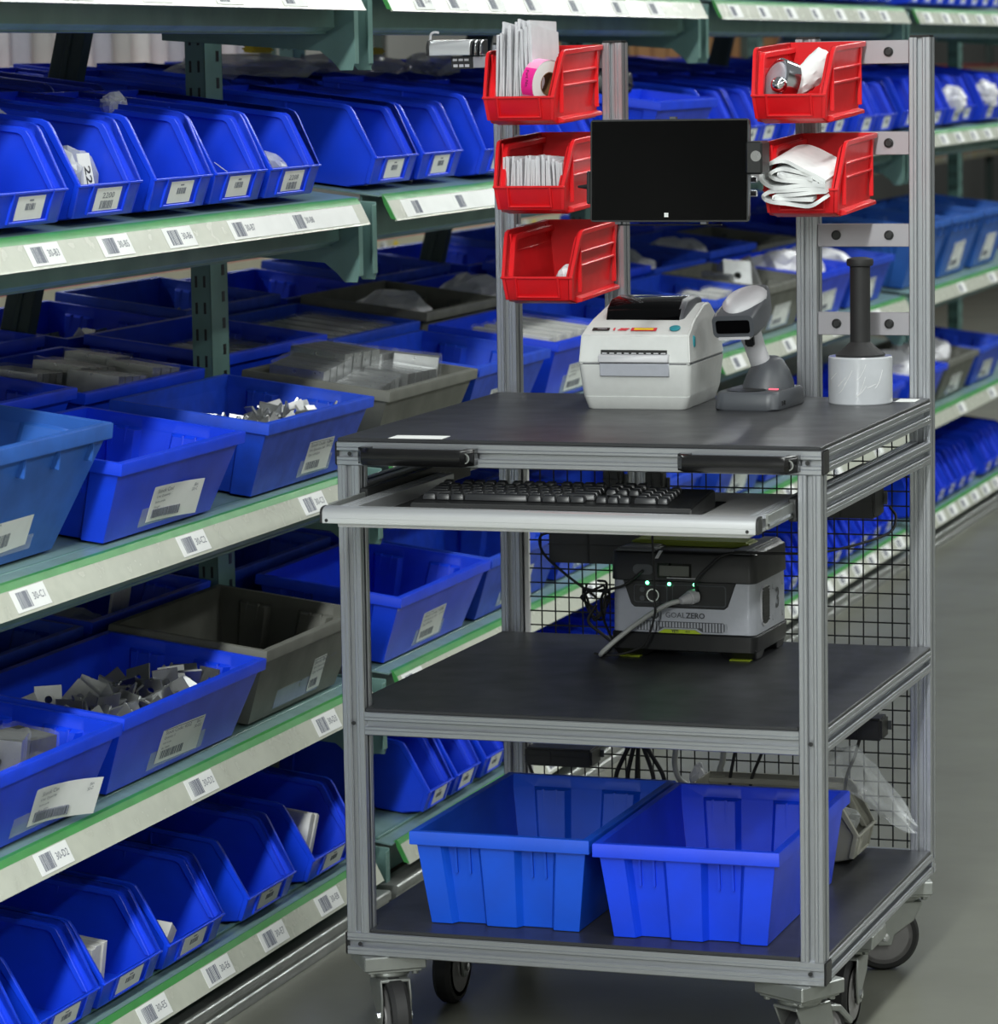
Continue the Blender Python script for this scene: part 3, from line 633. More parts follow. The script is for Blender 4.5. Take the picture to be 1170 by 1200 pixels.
# ------------------------------------------------------------------ behind the rack: the next aisle
def far_rack(s0, s1, d, zs, tag):
    t = T('background_rack', f'cream shelving with red liners standing behind the blue bins, {tag}', 'shelving', R(s0, d, 0), (0, 0, PHI)); L = s1-s0
    for z in zs:
        g = G(); g.bb((0, 0, z-.05), (L, .02, z)); ob('shelf_edge', g.mesh('shelf_edge', M['cream'], .002), t)
        g = G(); g.bb((0, .005, z), (L, .6, z+.02)); ob('shelf_liner', g.mesh('shelf_liner', M['redl']), t)
        for k in range(int(L/.9)):
            g = G(); g.box((0, 0, 0), (.07, .0006, .035)); g.bb((-.03, -.001, -.012), (-.005, 0, .012), 1)
            ob('shelf_label', g.mesh('shelf_label', [M['paper'], M['inkg']]), t, (.5+k*.9, -.001, z-.025))
            ob('price_tag', G().box((0, 0, 0), (.05, .0006, .025)).mesh('price_tag', M['yellow']), t, (.64+k*.9, -.001, z-.025))
    for x in [0.1+2.4*k for k in range(int(L/2.4)+1)]:
        g = G(); g.bb((x, .05, 0), (x+.05, .1, 2.6)); g.bb((x, .5, 0), (x+.05, .55, 2.6)); ob('post', g.mesh('post', M['dgreen'], .003), t)
    return t
far_rack(2, 11.3, 2.55, (.18, .93, 1.52), 'left part')
for k in range(18):
    g = G(); h = .26+.05*((k*5) % 3); r = .055
    g.lathe([(r, 0), (r, h), (.02, h), (.02, h-.01)], n=18)
    ob('packing_roll', g.mesh('packing_roll', M[('grayl', 'silver', 'cord', 'printer')[k % 4]]), None, R(4.3+k*.155, 2.75, 1.545), (0, 0, 0), f'blurred grey roll standing on the background shelf above the bins, {N[k]} from the left', 'roll')
rb = random.Random(9)
k = 0
for z, d in ((.205, 2.7), (.955, 2.72), (1.545, 2.75)):
    x = 9.6; k = 0
    while x < 18:
        w, h = rb.uniform(.35, .6), rb.uniform(.28, .46); x += w/2
        g = G(); g.bb((-w/2, 0, 0), (w/2, .4, h)); g.bb((-w/2+.02, -.001, h*.55), (w/2-.02, 0, h*.6), 1); g.bb((-.03, -.001, 0), (.03, .401, h+.001), 1)
        if x > 11.4 or z < 1.5:
            ob('cardboard_box', g.mesh('cardboard_box', [M['card'], M['brown']], .004), None, R(x, d, z), (0, 0, PHI), f'brown cardboard box far behind the bins, {N[k]} from the left on the {"bottom" if z < .5 else "middle" if z < 1.2 else "top"} board', 'box'); k += 1
        x += w/2+.04
far_rack(11.4, 23, 2.55, (.18, .93, 1.52), 'far right part')
wm = mat('painted_wall', srgb(150, 150, 146), .8, scale=1)
for nm, a, b in (('wall_left', (-5.6, -24, 0), (-5.4, 42, 5.5)), ('wall_right', (7, -24, 0), (7.2, 42, 5.5)), ('wall_back', (-5.6, 41.8, 0), (7.2, 42, 5.5)), ('wall_front', (-5.6, -24.2, 0), (7.2, -24, 5.5))):
    ob(nm, G().bb(a, b).mesh(nm, wm), kind='structure')
# ------------------------------------------------------------------ the cart
W, D = .8005, .8409; p = P_
ZB = .1676           # underside of the bottom frame
ZT, ZM, ZP = 1.0127, .5727, 1.6455
CART = T('utility_cart', 'aluminium framed workstation cart on six casters standing in the aisle', 'cart', (0, 0, 0))
def tslot_profile(w=p):
    h = w/2; o, dp, c, q = .0047, .0115, .0012, .0105
    side = [(-h+.0015, -h), (-q-.001, -h), (-q, -h+.0012), (-q+.001, -h), (-o-c, -h), (-o, -h+c), (-o, -h+.0035), (-o-.002, -h+dp), (o+.002, -h+dp), (o, -h+.0035), (o, -h+c), (o+c, -h), (q-.001, -h), (q, -h+.0012), (q+.001, -h), (h-.0015, -h)]
    pts = []
    for k in range(4):
        a = k*PI/2; c_, s_ = math.cos(a), math.sin(a); pts += [(x*c_-y*s_, x*s_+y*c_) for x, y in side]
    return pts
TS = tslot_profile()
def extr(name, a, b, parent=CART, m='alu', caps=(), holes=()):
    """square T-slot bar with centre line a->b along one axis"""
    a, b = Vector(a), Vector(b); d = b-a; ax = max(range(3), key=lambda i: abs(d[i])); g = G()
    f = {0: lambda u, v, t: (t, u, v), 1: lambda u, v, t: (u, t, v), 2: lambda u, v, t: (u, v, t)}[ax]
    g.loft([[f(u, v, 0) for u, v in TS], [f(u, v, d[ax]) for u, v in TS]])
    o = ob(name, g.mesh(name, M[m], smooth=20), parent, a)
    for s in caps:
        e = Vector((0, 0, 0)); e[ax] = d[ax] if s > 0 else 0; sg = 1 if (s > 0) == (d[ax] > 0) else -1
        dd = [p, p, p]; dd[ax] = .004; c = e.copy(); c[ax] += sg*.002
        ob('end_cap', G().box((0, 0, 0), dd).mesh('end_cap', M['black'], .002, 2), o, c)
    for h in holes:
        hp, n = Vector(h[0])-a, Vector(h[1])
        ob('access_hole', G().cyl(hp-n*.001, hp+n*.0006, .0035, n=12).mesh('access_hole', M['black']), o)
    return o
h = p/2
post = lambda x, y, z0, z1, **k: extr('post', (x, y, z0), (x, y, z1), **k)
FX = (0, -1, 0)
post(h, h, ZB+p, ZT-p, holes=[((h, 0, ZM-h), FX)]); post(W-h, h, ZB+p, ZT-p, holes=[((W-h, 0, ZM-h), FX)])
for x in (h, W-h): post(x, D-h, ZB+p, ZP, caps=(1,))
for x in (.225, .579): post(x, D-h, .90, ZP, caps=(1,))
for z in (ZB, ZT-p):
    extr('rail', (0, h, z+h), (W, h, z+h), caps=(-1, 1), holes=[((.022, 0, z+h), FX), ((W-.022, 0, z+h), FX)])
    extr('rail', (0, D-h, z+h), (W, D-h, z+h)) if z == ZB else None
    for x in (h, W-h): extr('rail', (x, p, z+h), (x, D-p, z+h))
extr('rail', (p, h, ZM-h), (W-p, h, ZM-h)); extr('rail', (p, D-h, ZM-h), (W-p, D-h, ZM-h))
for x in (h, W-h): extr('rail', (x, p, ZM-h), (x, D-p, ZM-h)); extr('rail', (x, p, .943-h), (x, D-p, .943-h))
extr('rail', (p, D-h, ZT-h), (.206, D-h, ZT-h)); extr('rail', (.244, D-h, ZT-h), (.560, D-h, ZT-h)); extr('rail', (.598, D-h, ZT-h), (W-p, D-h, ZT-h))
def board(name, pts, z0, z1):
    g = G(); g.prism(pts, z0, z1, 'z'); ob(name, g.mesh(name, M['deck'], .0015), CART)
e = .001
notch = lambda y1: [(p+e, e), (W-p-e, e), (W-p-e, p+e), (W-e, p+e), (W-e, y1), (e, y1), (e, p+e), (p+e, p+e)]
board('top_board', [(e, e), (W-e, e), (W-e, D-p-e), (e, D-p-e)], ZT, ZT+.0065)
board('middle_board', notch(D-p-e), ZM, ZM+.0065)
board('bottom_board', notch(D-p-e), ZB+p, ZB+p+.0065)
TOPZ, MIDZ, BOTZ = ZT+.0065, ZM+.0065, ZB+p+.0065
for z in (1.601, 1.4435, 1.2835, 1.1285):      # flat bars across the two towers
    for xa, xb in ((p, .206), (.598, W-p)):
        if z < 1.2 and xa < .1: continue
        o = ob('cross_bar', G().bb((xa, D-p+.004, z), (xb, D-p+.012, z+.0405)).mesh('cross_bar', M['plate'], .001), CART)
        for x in (xa+.034, xb-.036):
            if z < 1.3 or x > .7:
                g = G(); g.cyl((x, D-p+.004, z+.0205), (x, D-p+.001, z+.0205), .0085, n=20); g.cyl((x, D-p+.001, z+.0205), (x, D-p-.0005, z+.0205), .007, .0055, n=20)
                ob('bolt', g.mesh('bolt', M['black']), o)
ob('tablet_rail', G().bb((.244, D-p+.004, 1.40), (.56, D-p+.016, 1.44)).mesh('tablet_rail', M['alub'], .001), CART)
# wire mesh on the rear
g = G(); y = D-.012
x = p+.006
while x < W-p: g.cyl((x, y, ZB+p+.004), (x, y, .968), .0015, n=6); x += .0262
z = ZB+p+.016
while z < .968: g.cyl((p, y+.003, z), (W-p, y+.003, z), .0015, n=6); z += .0262
ob('wire_mesh_panel', g.mesh('wire_mesh_panel', M['black']), CART)
ob('edge_trim', G().bb((p+.001, y-.004, ZB+p), (p+.009, y+.006, .97)).mesh('edge_trim', M['white']), CART)
# handles on the front rail
for x0, x1 in ((.045, .24), (.577, .767)):
    g = G(); z = .9935; n = 14; rg = []
    for i in range(n+1):
        u = i/n; x = x0+(x1-x0)*u; q = min(1, min(u, 1-u)/.08); yy = -.012-.024*math.sin(q*PI/2)
        r = .0138; ry_ = .0115
        rg.append([(x, yy+ry_*math.cos(2*PI*k/12), z+r*math.sin(2*PI*k/12)) for k in range(12)])
    g.loft(rg)
    for x in (x0+.008, x1-.008): g.bb((x-.009, -.018, z-.013), (x+.009, 0, z+.013))
    o = ob('pull_handle', g.mesh('pull_handle', M['handle']), CART)
    g = G(); g.lathe([(.0085, -.0265), (.0085, -.0278), (.0068, -.0278), (.0068, -.0265), (.0085, -.0265)], (x1-.010, -.008, z), 20, axis='y'); ob('handle_ring', g.mesh('handle_ring', M['galv']), o)
    g = G(); g.lathe([(.0065, -.026), (.003, -.0268)], (x1-.010, -.008, z), 16, axis='y'); ob('handle_screw', g.mesh('handle_screw', M['black']), o)
# keyboard tray on slides
TRAY = ob('keyboard_tray', G().bb((.066, -.17, .898), (.731, .33, .904)).mesh('keyboard_tray', M['white'], .001), CART)
ob('tray_mat', G().bb((.083, -.165, .9042), (.594, .2, .9056)).mesh('tray_mat', M['rubber']), TRAY)
pr = [(-.195, .9065), (-.195, .922), (-.193, .9275), (-.188, .9305), (-.18, .932), (-.170, .932), (-.170, .9065)]
g = G(); g.prism(pr, .05, .747); g.bb((.05, -.1953, .9145), (.747, -.194, .9152)); ob('tray_front_bar', g.mesh('tray_front_bar', M['alub'], .0008), TRAY)
for x, sg in ((.046, -1), (.747, 1)):
    ob('tray_end_cap', G().prism([(a, b) for a, b in pr], x, x+.004).mesh('tray_end_cap', M['black']), TRAY)
for x in (.057, .737):
    g = G(); g.cyl((x if x < .5 else x-.003, -.1955, .911), (x if x < .5 else x-.003, -.1948, .911), .0028, n=10); ob('tray_screw', g.mesh('tray_screw', M['black']), TRAY)
for x0 in (.052, .716):
    g = G(); g.bb((x0, -.168, .905), (x0+.03, .33, .926))
    for k in (.006, .015, .024): g.bb((x0+k-.001, -.168, .926), (x0+k+.001, .33, .9275))
    ob('tray_side_bar', g.mesh('tray_side_bar', M['alub'], .001), TRAY)
for x0 in (.0395, .748):
    sd = ob('drawer_slide', G().bb((x0, .0, .902), (x0+.0125, .50, .938)).mesh('drawer_slide', M['black'], .001), CART)
    g = G(); xi = x0+(.0035 if x0 < .5 else .0025)
    g.bb((xi, -.15, .9085), (xi+.005, .25, .932)); ob('slide_member', g.mesh('slide_member', M['galv'], .0008), sd)
    g = G(); g.bb((xi-.001, -.15, .914), (xi+.007, .2, .918)); ob('slide_rib', g.mesh('slide_rib', M['chrome']), sd)
# casters
def caster(x, y, yaw, brake=False, plate=True):
    c = ob('caster', None, CART, (x, y, 0), (0, 0, yaw)); zt = ZB
    ob('mount_block', G().bb((-.052, -.05, zt-.024), (.052, .05, zt-.0005)).mesh('mount_block', M['galv'], .002), c)
    g = G(); g.bb((-.045, -.045, zt-.029), (.045, .045, zt-.024)); g.lathe([(.034, zt-.029), (.036, zt-.037), (.03, zt-.042)], n=24)
    for a in (-1, 1):
        for b in (-1, 1): g.cyl((a*.036, b*.036, zt-.024), (a*.036, b*.036, zt-.035), .006, n=6)
    ob('swivel_plate', g.mesh('swivel_plate', M['galv'], .001), c)
    o = -.032; r = .0635
    g = G()
    for sx in (-1, 1):
        pts = [(.035, zt-.042), (-.045, zt-.042), (-.052, zt-.07), (o-.018, r+.004), (o-.012, r-.016), (o+.012, r-.016), (o+.018, r+.004), (.02, zt-.075)]
        g.prism(pts, sx*.024-.002, sx*.024+.002)
    g.bb((-.026, -.045, zt-.046), (.026, .035, zt-.041))
    ob('fork', g.mesh('fork', M['galv'], .0015), c)
    g = G(); g.lathe([(.050, -.016), (r-.005, -.0155), (r, -.009), (r, .009), (r-.005, .0155), (.050, .016)], (0, o, r), 40, axis='x'); g.lathe([(.05, -.016), (.05, .016)], (0, o, r), 40, axis='x')
    w = ob('wheel', g.mesh('wheel', M['rubber']), c)
    g = G(); g.lathe([(.051, -.0165), (.044, -.0165), (.042, -.012), (.02, -.012), (.016, -.019), (.016, .019), (.02, .012), (.042, .012), (.044, .0165), (.051, .0165)], (0, o, r), 40, axis='x'); ob('wheel_hub', g.mesh('wheel_hub', M['wheel']), w)
    g = G(); g.lathe([(.004, -.031), (.008, -.030), (.008, -.026), (.008, .026), (.008, .030), (.004, .031)], (0, o, r), 6, axis='x'); ob('axle_bolt', g.mesh('axle_bolt', M['chrome']), w)
    if brake:
        g = G(); g.prism([(-.05, zt-.05), (-.075, zt-.055), (-.105, zt-.085), (-.10, zt-.092), (-.07, zt-.065), (-.05, zt-.06)], -.022, .022); ob('brake_pedal', g.mesh('brake_pedal', M['galv'], .002), c)
caster(.052, .05, .6); caster(W-.052, .05, PI-.5, True)
caster(.052, D*.5-.03, 0); caster(W-.052, D*.5-.03, 0)
caster(.052, D-.055, .15); caster(W-.052, D-.055, -1.2)
# ------------------------------------------------------------------ red bins on the towers
RB = []
for x, z, lb in ((.1405, 1.504, 'red hanging bin holding white bags and a pink roll, top of the left tower'), (.157, 1.3505, 'red hanging bin of white sleeves, middle of the left tower beside the tablet'), (.169, 1.1945, 'red hanging bin nearly empty, lowest of the left tower'), (.618, 1.502, 'red hanging bin holding a tape dispenser, top of the right tower'), (.638, 1.344, 'red hanging bin stuffed with folded white foam, right of the tablet')):
    t = T('hanging_bin', lb, 'bin', (x, D-p-.277, z), (math.radians(2.2), 0, 0), None)
    ob('shell', bin_mesh(.142, .2755, .128, .052, M['red'], .045, 'hang'), t); RB.append(t)
def at(t, q): return t.matrix_basis @ Vector(q)
for t in RB: t.matrix_basis  # placed
bpy.context.view_layer.update()
def sleeves(t, n, w, hh, x0, dx, y, z, tilt, lab, cat='plastic sleeves', m='poly', jig=.004, seed=1):
    k = T('plastic_sleeve_bundle', lab, cat, at(t, (0, y, z)), (tilt, 0, 0)); r = random.Random(seed)
    for i in range(n):
        g = G(); a = r.uniform(-jig, jig); b = r.uniform(-jig, jig)
        g.loft([[(x-.0011, yy, zz) for x, yy, zz in ((0, 0, 0), (0, w, b), (0, w+a, hh+b), (0, a, hh+a*1.5))], [(x+.0011, yy, zz) for x, yy, zz in ((0, 0, 0), (0, w, b), (.002, w+a, hh+b), (.002, a, hh+a*1.5))]])
        ob('plastic_sleeve', g.mesh('plastic_sleeve', M[m]), k, (x0+i*dx, 0, r.uniform(0, .004)), (0, r.uniform(-.05, .03)-.1*(i/n-.5), 0))
    return k
sleeves(RB[1], 27, .13, .088, -.056, .0042, .03, .006, 0, 'tight row of white sleeves filling the middle left red bin', seed=2)
sleeves(RB[0], 16, .15, .15, -.05, .0046, .03, .014, 0, 'stack of white sleeves sticking up out of the top left red bin', seed=3, jig=.012)
bag_at(RB[2], (.024, .12, .028), (.025, .05, .035), 'small white bag at the back of the lowest left red bin', m='poly', seed=91)
# label roll
g = G(); g.lathe([(.02, -.014), (.04, -.014), (.04, .014), (.02, .014), (.02, -.014)], n=36, axis='x'); g.lathe([(.0402, -.0145), (.0402, .0145)], n=36, axis='x', cap=(0, 0))
t = T('label_roll', 'pink and white label roll leaning in the top left red bin', 'label roll', at(RB[0], (.030, .052, .072)), (0, .12, -.45))
ob('roll', g.mesh('roll', M['paper']), t)
g = G(); g.lathe([(.0205, -.0145), (.0205, .0145), (.019, .0145), (.019, -.0145), (.0205, -.0145)], n=30, axis='x'); ob('core', g.mesh('core', M['brown']), t)
g = G(); g.lathe([(.0408, -.0135), (.0408, .0135)], n=36, axis='x', cap=(0, 0)); me = g.mesh('pink_band', [M['pink'], M['pinkl']])
for i, pg in enumerate(me.polygons): pg.material_index = 1 if (i//7) % 2 else 0
b = ob('pink_band', me, t)
g = G(); g.text('Part No.', .009, Matrix.Translation((0, -.0412, .008)) @ Matrix.Rotation(PI/2, 4, 'X') @ Matrix.Rotation(-PI/2, 4, 'Z'), 0); ob('printed_text', g.mesh('printed_text', M['ink']), t)
# tape dispenser (chrome) and roll of bags in the top right bin
t = T('tape_dispenser', 'chrome dispenser with a round knob in the top right red bin', 'dispenser', at(RB[3], (-.027, .058, .066)), (.2, .35, .75)); t.scale = (1.15, 1.15, 1.15)
g = G(); g.lathe([(.034, -.012), (.037, -.01), (.037, .012), (.034, .014), (.031, .012), (.031, -.01), (.034, -.012)], n=36, axis='x'); ob('hoop', g.mesh('hoop', M['chrome']), t)
g = G(); g.lathe([(.003, -.018), (.030, -.012), (.033, 0), (.03, .012), (.003, .014)], n=32, axis='x'); ob('drum', g.mesh('drum', M['silver']), t)
g = G(); g.lathe([(.002, -.024), (.009, -.022), (.0135, -.014), (.0145, -.006), (.012, .003), (.006, .008), (.005, .03), (.002, .03)], n=24, axis='y'); kn = ob('knob', g.mesh('knob', M['chrome'], smooth=60), t)
kn.matrix_basis = Matrix.LocRotScale(t.location, t.rotation_euler, t.scale).inverted() @ Matrix.Translation(at(RB[3], (-.020, .030, .066)))
g = G(); rg = []
for i in range(12):
    a = i/11; x = -.05+.10*a; r = .018+.008*a
    rg.append([(x, (r+.002*math.sin(k*3+i))*math.cos(2*PI*k/20), (r+.002*math.cos(k*2+i*2))*math.sin(2*PI*k/20)) for k in range(20)])
g.loft(rg)
ob('bag_roll', g.mesh('bag_roll', M['foam']), None, at(RB[3], (.010, .09, .075)), (0, -.6, .85), 'rolled white plastic bag lying in the top right red bin', 'roll')
# folded foam sheet in the lower right bin
def ribbon(pts, w0, w1, th=.0032):
    P = smooth_path([(a, 0, b) for a, b in pts], 6); g = G(); rg = []
    for i, q in enumerate(P):
        d = (P[min(i+1, len(P)-1)]-P[max(0, i-1)]).normalized(); n = Vector((-d.z, 0, d.x))*th
        wv = .004*math.sin(i*.6)
        rg.append([(q.x-n.x, w0+wv, q.z-n.z), (q.x+n.x, w0+wv, q.z+n.z), (q.x+n.x, w1, q.z+n.z), (q.x-n.x, w1, q.z-n.z)])
    g.loft(rg); return g
foam = T('foam_sheet', 'folded white foam sheet bulging out of the lower right red bin', 'packing foam', at(RB[4], (.002, -.010, .050)), (.12, 0, 0)); foam.scale = (.84, 1, .98)
lay = [[(.056, .016), (.02, .034), (-.02, .050), (-.05, .050), (-.072, .036), (-.072, .018), (-.05, .006), (.0, .010), (.056, .010)],
       [(.052, .014), (.01, .032), (-.03, .038), (-.054, .032), (-.05, .022), (-.01, .018), (.04, .013)],
       [(.056, .004), (.0, .003), (-.05, .0), (-.07, -.006), (-.066, -.016), (-.03, -.020), (.02, -.026), (.056, -.010)],
       [(.056, -.001), (.01, -.004), (-.035, -.007), (-.050, -.010), (-.03, -.013), (.03, -.014)],
       [(.03, .020), (-.01, .027), (-.038, .030), (-.03, .026), (.03, .016)]]
for q in lay: ob('foam_fold', ribbon(q, -.012, .16).mesh('foam_fold', M['foam'], smooth=60), foam)
# ------------------------------------------------------------------ tablet
tb = T('tablet_computer', 'black tablet screen mounted between the red bins', 'tablet', (.4445, .40, 1.3465), (math.radians(-3), 0, 0))
tw, th_ = .274, .170
def rrect(w, hh, r, n=5, cx=0, cz=0):
    o = []
    for sx, sz, a0 in ((1, 1, 0), (-1, 1, PI/2), (-1, -1, PI), (1, -1, 1.5*PI)):
        for i in range(n+1):
            a = a0+PI/2*i/n; o.append((cx+sx*(w/2-r)+r*math.cos(a), cz+sz*(hh/2-r)+r*math.sin(a)))
    return o
g = G(); g.prism(rrect(tw, th_, .006, cz=th_/2), 0, .010, 'y'); ob('body', g.mesh('body', M['black'], .001), tb)
g = G(); rr_ = rrect(tw-.004, th_-.004, .005, cz=th_/2); n = 24
V = []; FF = []
for i in range(n+1):
    for j in range(n+1):
        u, v = i/n-.5, j/n-.5; V.append((u*(tw-.006), -.0006-.0004*math.cos(u*3)*math.cos(v*3), th_/2+v*(th_-.006)))
for i in range(n):
    for j in range(n): a = i*(n+1)+j; FF.append((a, a+n+1, a+n+2, a+1))
g.add(V, FF); ob('screen_glass', g.mesh('screen_glass', M['blackg']), tb)
g = G()
for a in (0, 1):
    for b in (0, 1): g.bb((-.0035+a*.0037, -.0015, .008+b*.0037), (-.0002+a*.0037, -.001, .0113+b*.0037))
ob('window_logo', g.mesh('window_logo', M['paper']), tb, (-.004, -.0003, 0))
g = G()
g.bb((-.09, .001, -.006), (.09, .009, -.004)); ob('lower_rail', g.mesh('lower_rail', M['black'], .001), tb)
for x, z in ((-.088, -.002), (.06, -.002), (.006, th_+.002)): ob('bracket_clip', G().bb((x-.005, -.002, z-.002), (x+.005, .012, z+.002)).mesh('bracket_clip', M['grayd']), tb)
ob('edge_trim', G().bb((tw/2-.0006, -.001, .01), (tw/2+.0008, .009, th_-.01)).mesh('edge_trim', M['grayd']), tb)
ob('side_clip', G().bb((-tw/2-.006, -.003, .03), (-tw/2, .013, .085)).mesh('side_clip', M['black'], .002), tb)
am = T('tablet_mount', 'black clamp arm holding the tablet to the right and left posts', 'mount', (.4445, .41, 1.3465))
g = G(); g.bb((tw/2-.004, -.012, .078), (tw/2+.024, .04, .132)); ob('clamp_jaw', g.mesh('clamp_jaw', M['black'], .003), am)
g = G(); g.lathe([(.009, -.0135), (.009, -.0125)], (tw/2+.014, 0, .108), 18, axis='y'); g.lathe([(.005, -.0145), (.005, -.0125)], (tw/2+.014, 0, .108), 6, axis='y'); ob('clamp_screw', g.mesh('clamp_screw', M['chrome']), am)
g = G(); g.cyl((tw/2-.03, .03, .068), (tw/2+.004, .03, .068), .005); g.cyl((tw/2-.03, .03, .045), (tw/2+.004, .03, .045), .005); ob('guide_rod', g.mesh('guide_rod', M['chrome']), am)
g = G(); g.cyl((0, .012, .08), (0, .385, .08), .014); g.cyl((0, .0105, .08), (0, .022, .08), .03, n=24); g.box((0, .39, .08), (.06, .012, .04)); ob('support_arm', g.mesh('support_arm', M['black'], .002), am)
g = G(); g.cyl((-tw/2-.003, .02, .058), (-tw/2-.03, .02, .058), .006, .002); ob('arm_tip', g.mesh('arm_tip', M['black']), am)
# small extrusion clamp left of the top left bin
ec = T('clamp_assembly', 'short aluminium extrusion clamp with black end caps left of the top red bin', 'clamp', (-.115, D-p+.004, 1.61))
pr2 = [(-.02, .018), (-.02, .034), (-.014, .044), (.0, .046), (.018, .046), (.018, .018)]
for x0, x1, nm, m in ((0, .078, 'clamp_body', 'alub'), (-.005, 0, 'end_cap', 'black'), (.078, .082, 'end_cap', 'black'), (.086, .089, 'end_plate', 'chrome'), (.0895, .0925, 'end_plate', 'black'), (.096, .100, 'end_plate', 'chrome')):
    q = pr2 if nm != 'end_cap' or x0 > 0 else [(a*1.08, b*1.03) for a, b in pr2]
    ob(nm, G().prism(q, x0, x1).mesh(nm, M[m], .001), ec)
g = G(); g.tube(smooth_path([(-.004, 0, .044), (-.002, -.002, .056), (.006, -.004, .06), (.014, -.004, .059)]), .0022); ob('lever', g.mesh('lever', M['grayl']), ec)
ob('cross_tube', G().bb((.078, -.004, -.005), (.115+p, .003, .016)).mesh('cross_tube', M['plate'], .001), ec)
g = G(); g.bb((.038, -.006, -.006), (.078, .012, .0165)); 
for k in range(3): g.bb((.041+k*.011, -.0068, .008), (.049+k*.011, -.006, .012), 1); g.bb((.042+k*.011, -.0068, -.003), (.050+k*.011, -.006, .002), 1)
ob('clamp_block', g.mesh('clamp_block', [M['black'], M['grayl']]), ec)
# ------------------------------------------------------------------ label printer
pt = T('label_printer', 'grey desktop label printer with dark window on the cart top', 'printer', (.345, .53, TOPZ), (0, 0, math.radians(2)))
sec = lambda y, z, w: None
def ringxz(w, z, y0, y1, r=.012, n=4):
    return [(a, y0+(b+(y1-y0)/2), z) for a, b in rrect(w, y1-y0, r, n)]
g = G(); g.loft([ringxz(.172, 0, .004, .225), ringxz(.176, .002, .002, .228), ringxz(.188, .022, -.004, .233), ringxz(.1885, .0225, -.002, .232), ringxz(.190, .026, -.004, .234), ringxz(.199, .074, -.012, .24), ringxz(.2, .078, -.012, .24)])
ob('lower_casing', g.mesh('lower_casing', M['printer'], 0), pt)
g = G()
prof = [(-.012, .080), (-.004, .128), (.030, .142), (.060, .152), (.150, .172), (.19, .172), (.236, .140), (.24, .080)]
L = [[(-wx, y, z) for (y, z), wx in zip(prof, (.0985, .0955, .093, .091, .086, .086, .09, .0985))], [(wx, y, z) for (y, z), wx in zip(prof, (.0985, .0955, .093, .091, .086, .086, .09, .0985))]]
g.loft(L); g.bb((-.099, -.011, .0765), (.099, .238, .081), 0); ob('cover', g.mesh('cover', M['printer'], .004, 3), pt)
g = G(); g.loft([ringxz(.1975, .0772, -.0105, .238), ringxz(.1975, .0802, -.0105, .238)]); ob('seam', g.mesh('seam', M['grayd']), pt)
g = G(); pw = [(.052, .146), (.062, .168), (.085, .182), (.15, .186), (.182, .182), (.19, .16)]
g.loft([[(-.066, y, z) for y, z in pw], [(-.066+.002, y, z+.001) for y, z in pw], [(.064, y, z+.001) for y, z in pw], [(.066, y, z) for y, z in pw]]); ob('media_window', g.mesh('media_window', M['blackg'], .004, 3), pt)
g = G(); g.loft([[(.062, y, z+.003) for y, z in pw], [(.072, y+.004, z-.002) for y, z in pw]]); ob('window_latch', g.mesh('window_latch', M['grayd'], .002), pt)
g = G(); g.bb((-.058, -.0135, .094), (.058, -.006, .103)); ob('label_slot', g.mesh('label_slot', M['black']), pt)
g = G(); g.prism([(-.019, .082), (-.0195, .093), (-.013, .096), (-.006, .096), (-.006, .082)], -.062, .062); 
for k in range(9): g.bb((-.056+k*.013, -.016, .0962), (-.047+k*.013, -.010, .0985))
ob('tear_bar', g.mesh('tear_bar', M['grayl'], .001), pt)
g = G(); g.prism([(-.0145, .058), (-.0165, .080), (-.008, .081), (-.008, .058)], -.060, .062); ob('media_door', g.mesh('media_door', M['silver'], .001), pt)
XT = Matrix.Translation((0, .013, .1362)) @ Matrix.Rotation(math.atan2(.014, .034), 4, 'X')
def deco(nm, x, w, d, m, dy=0, dz=.0008): ob(nm, G().box((x, dy, dz), (w, d, .0006), X=XT).mesh(nm, M[m]), pt)
deco('maker_plate', -.064, .030, .010, 'black'); deco('sticker_red', .012, .045, .011, 'redlab'); deco('sticker_yellow', .012, .034, .006, 'yellow', 0, .0013)
g = G(); g.text('ZEBRA', .006, XT @ Matrix.Translation((-.062, 0, .0014))); ob('maker_text', g.mesh('maker_text', M['grayl']), pt)
for k in range(3): deco('sticker_text', -.026+k*.002, .016, .0018, 'redlab', -.0035+k*.0032)
deco('sticker_mark', -.0405, .003, .009, 'redlab')
g = G(); g.lathe([(.0095, 0), (.0095, .0018), (.007, .003)], (.066, .004, .0004), 24, X=XT); ob('feed_button', g.mesh('feed_button', M['teal']), pt)
g = G(); g.loft([[(.0955+q, .028+.006*math.cos(2*PI*k/20)*f, .115+.011*math.sin(2*PI*k/20)*f) for k in range(20)] for q, f in ((-.004, 1), (.001, 1), (.003, .75))]); ob('release_button', g.mesh('release_button', M['teal']), pt)
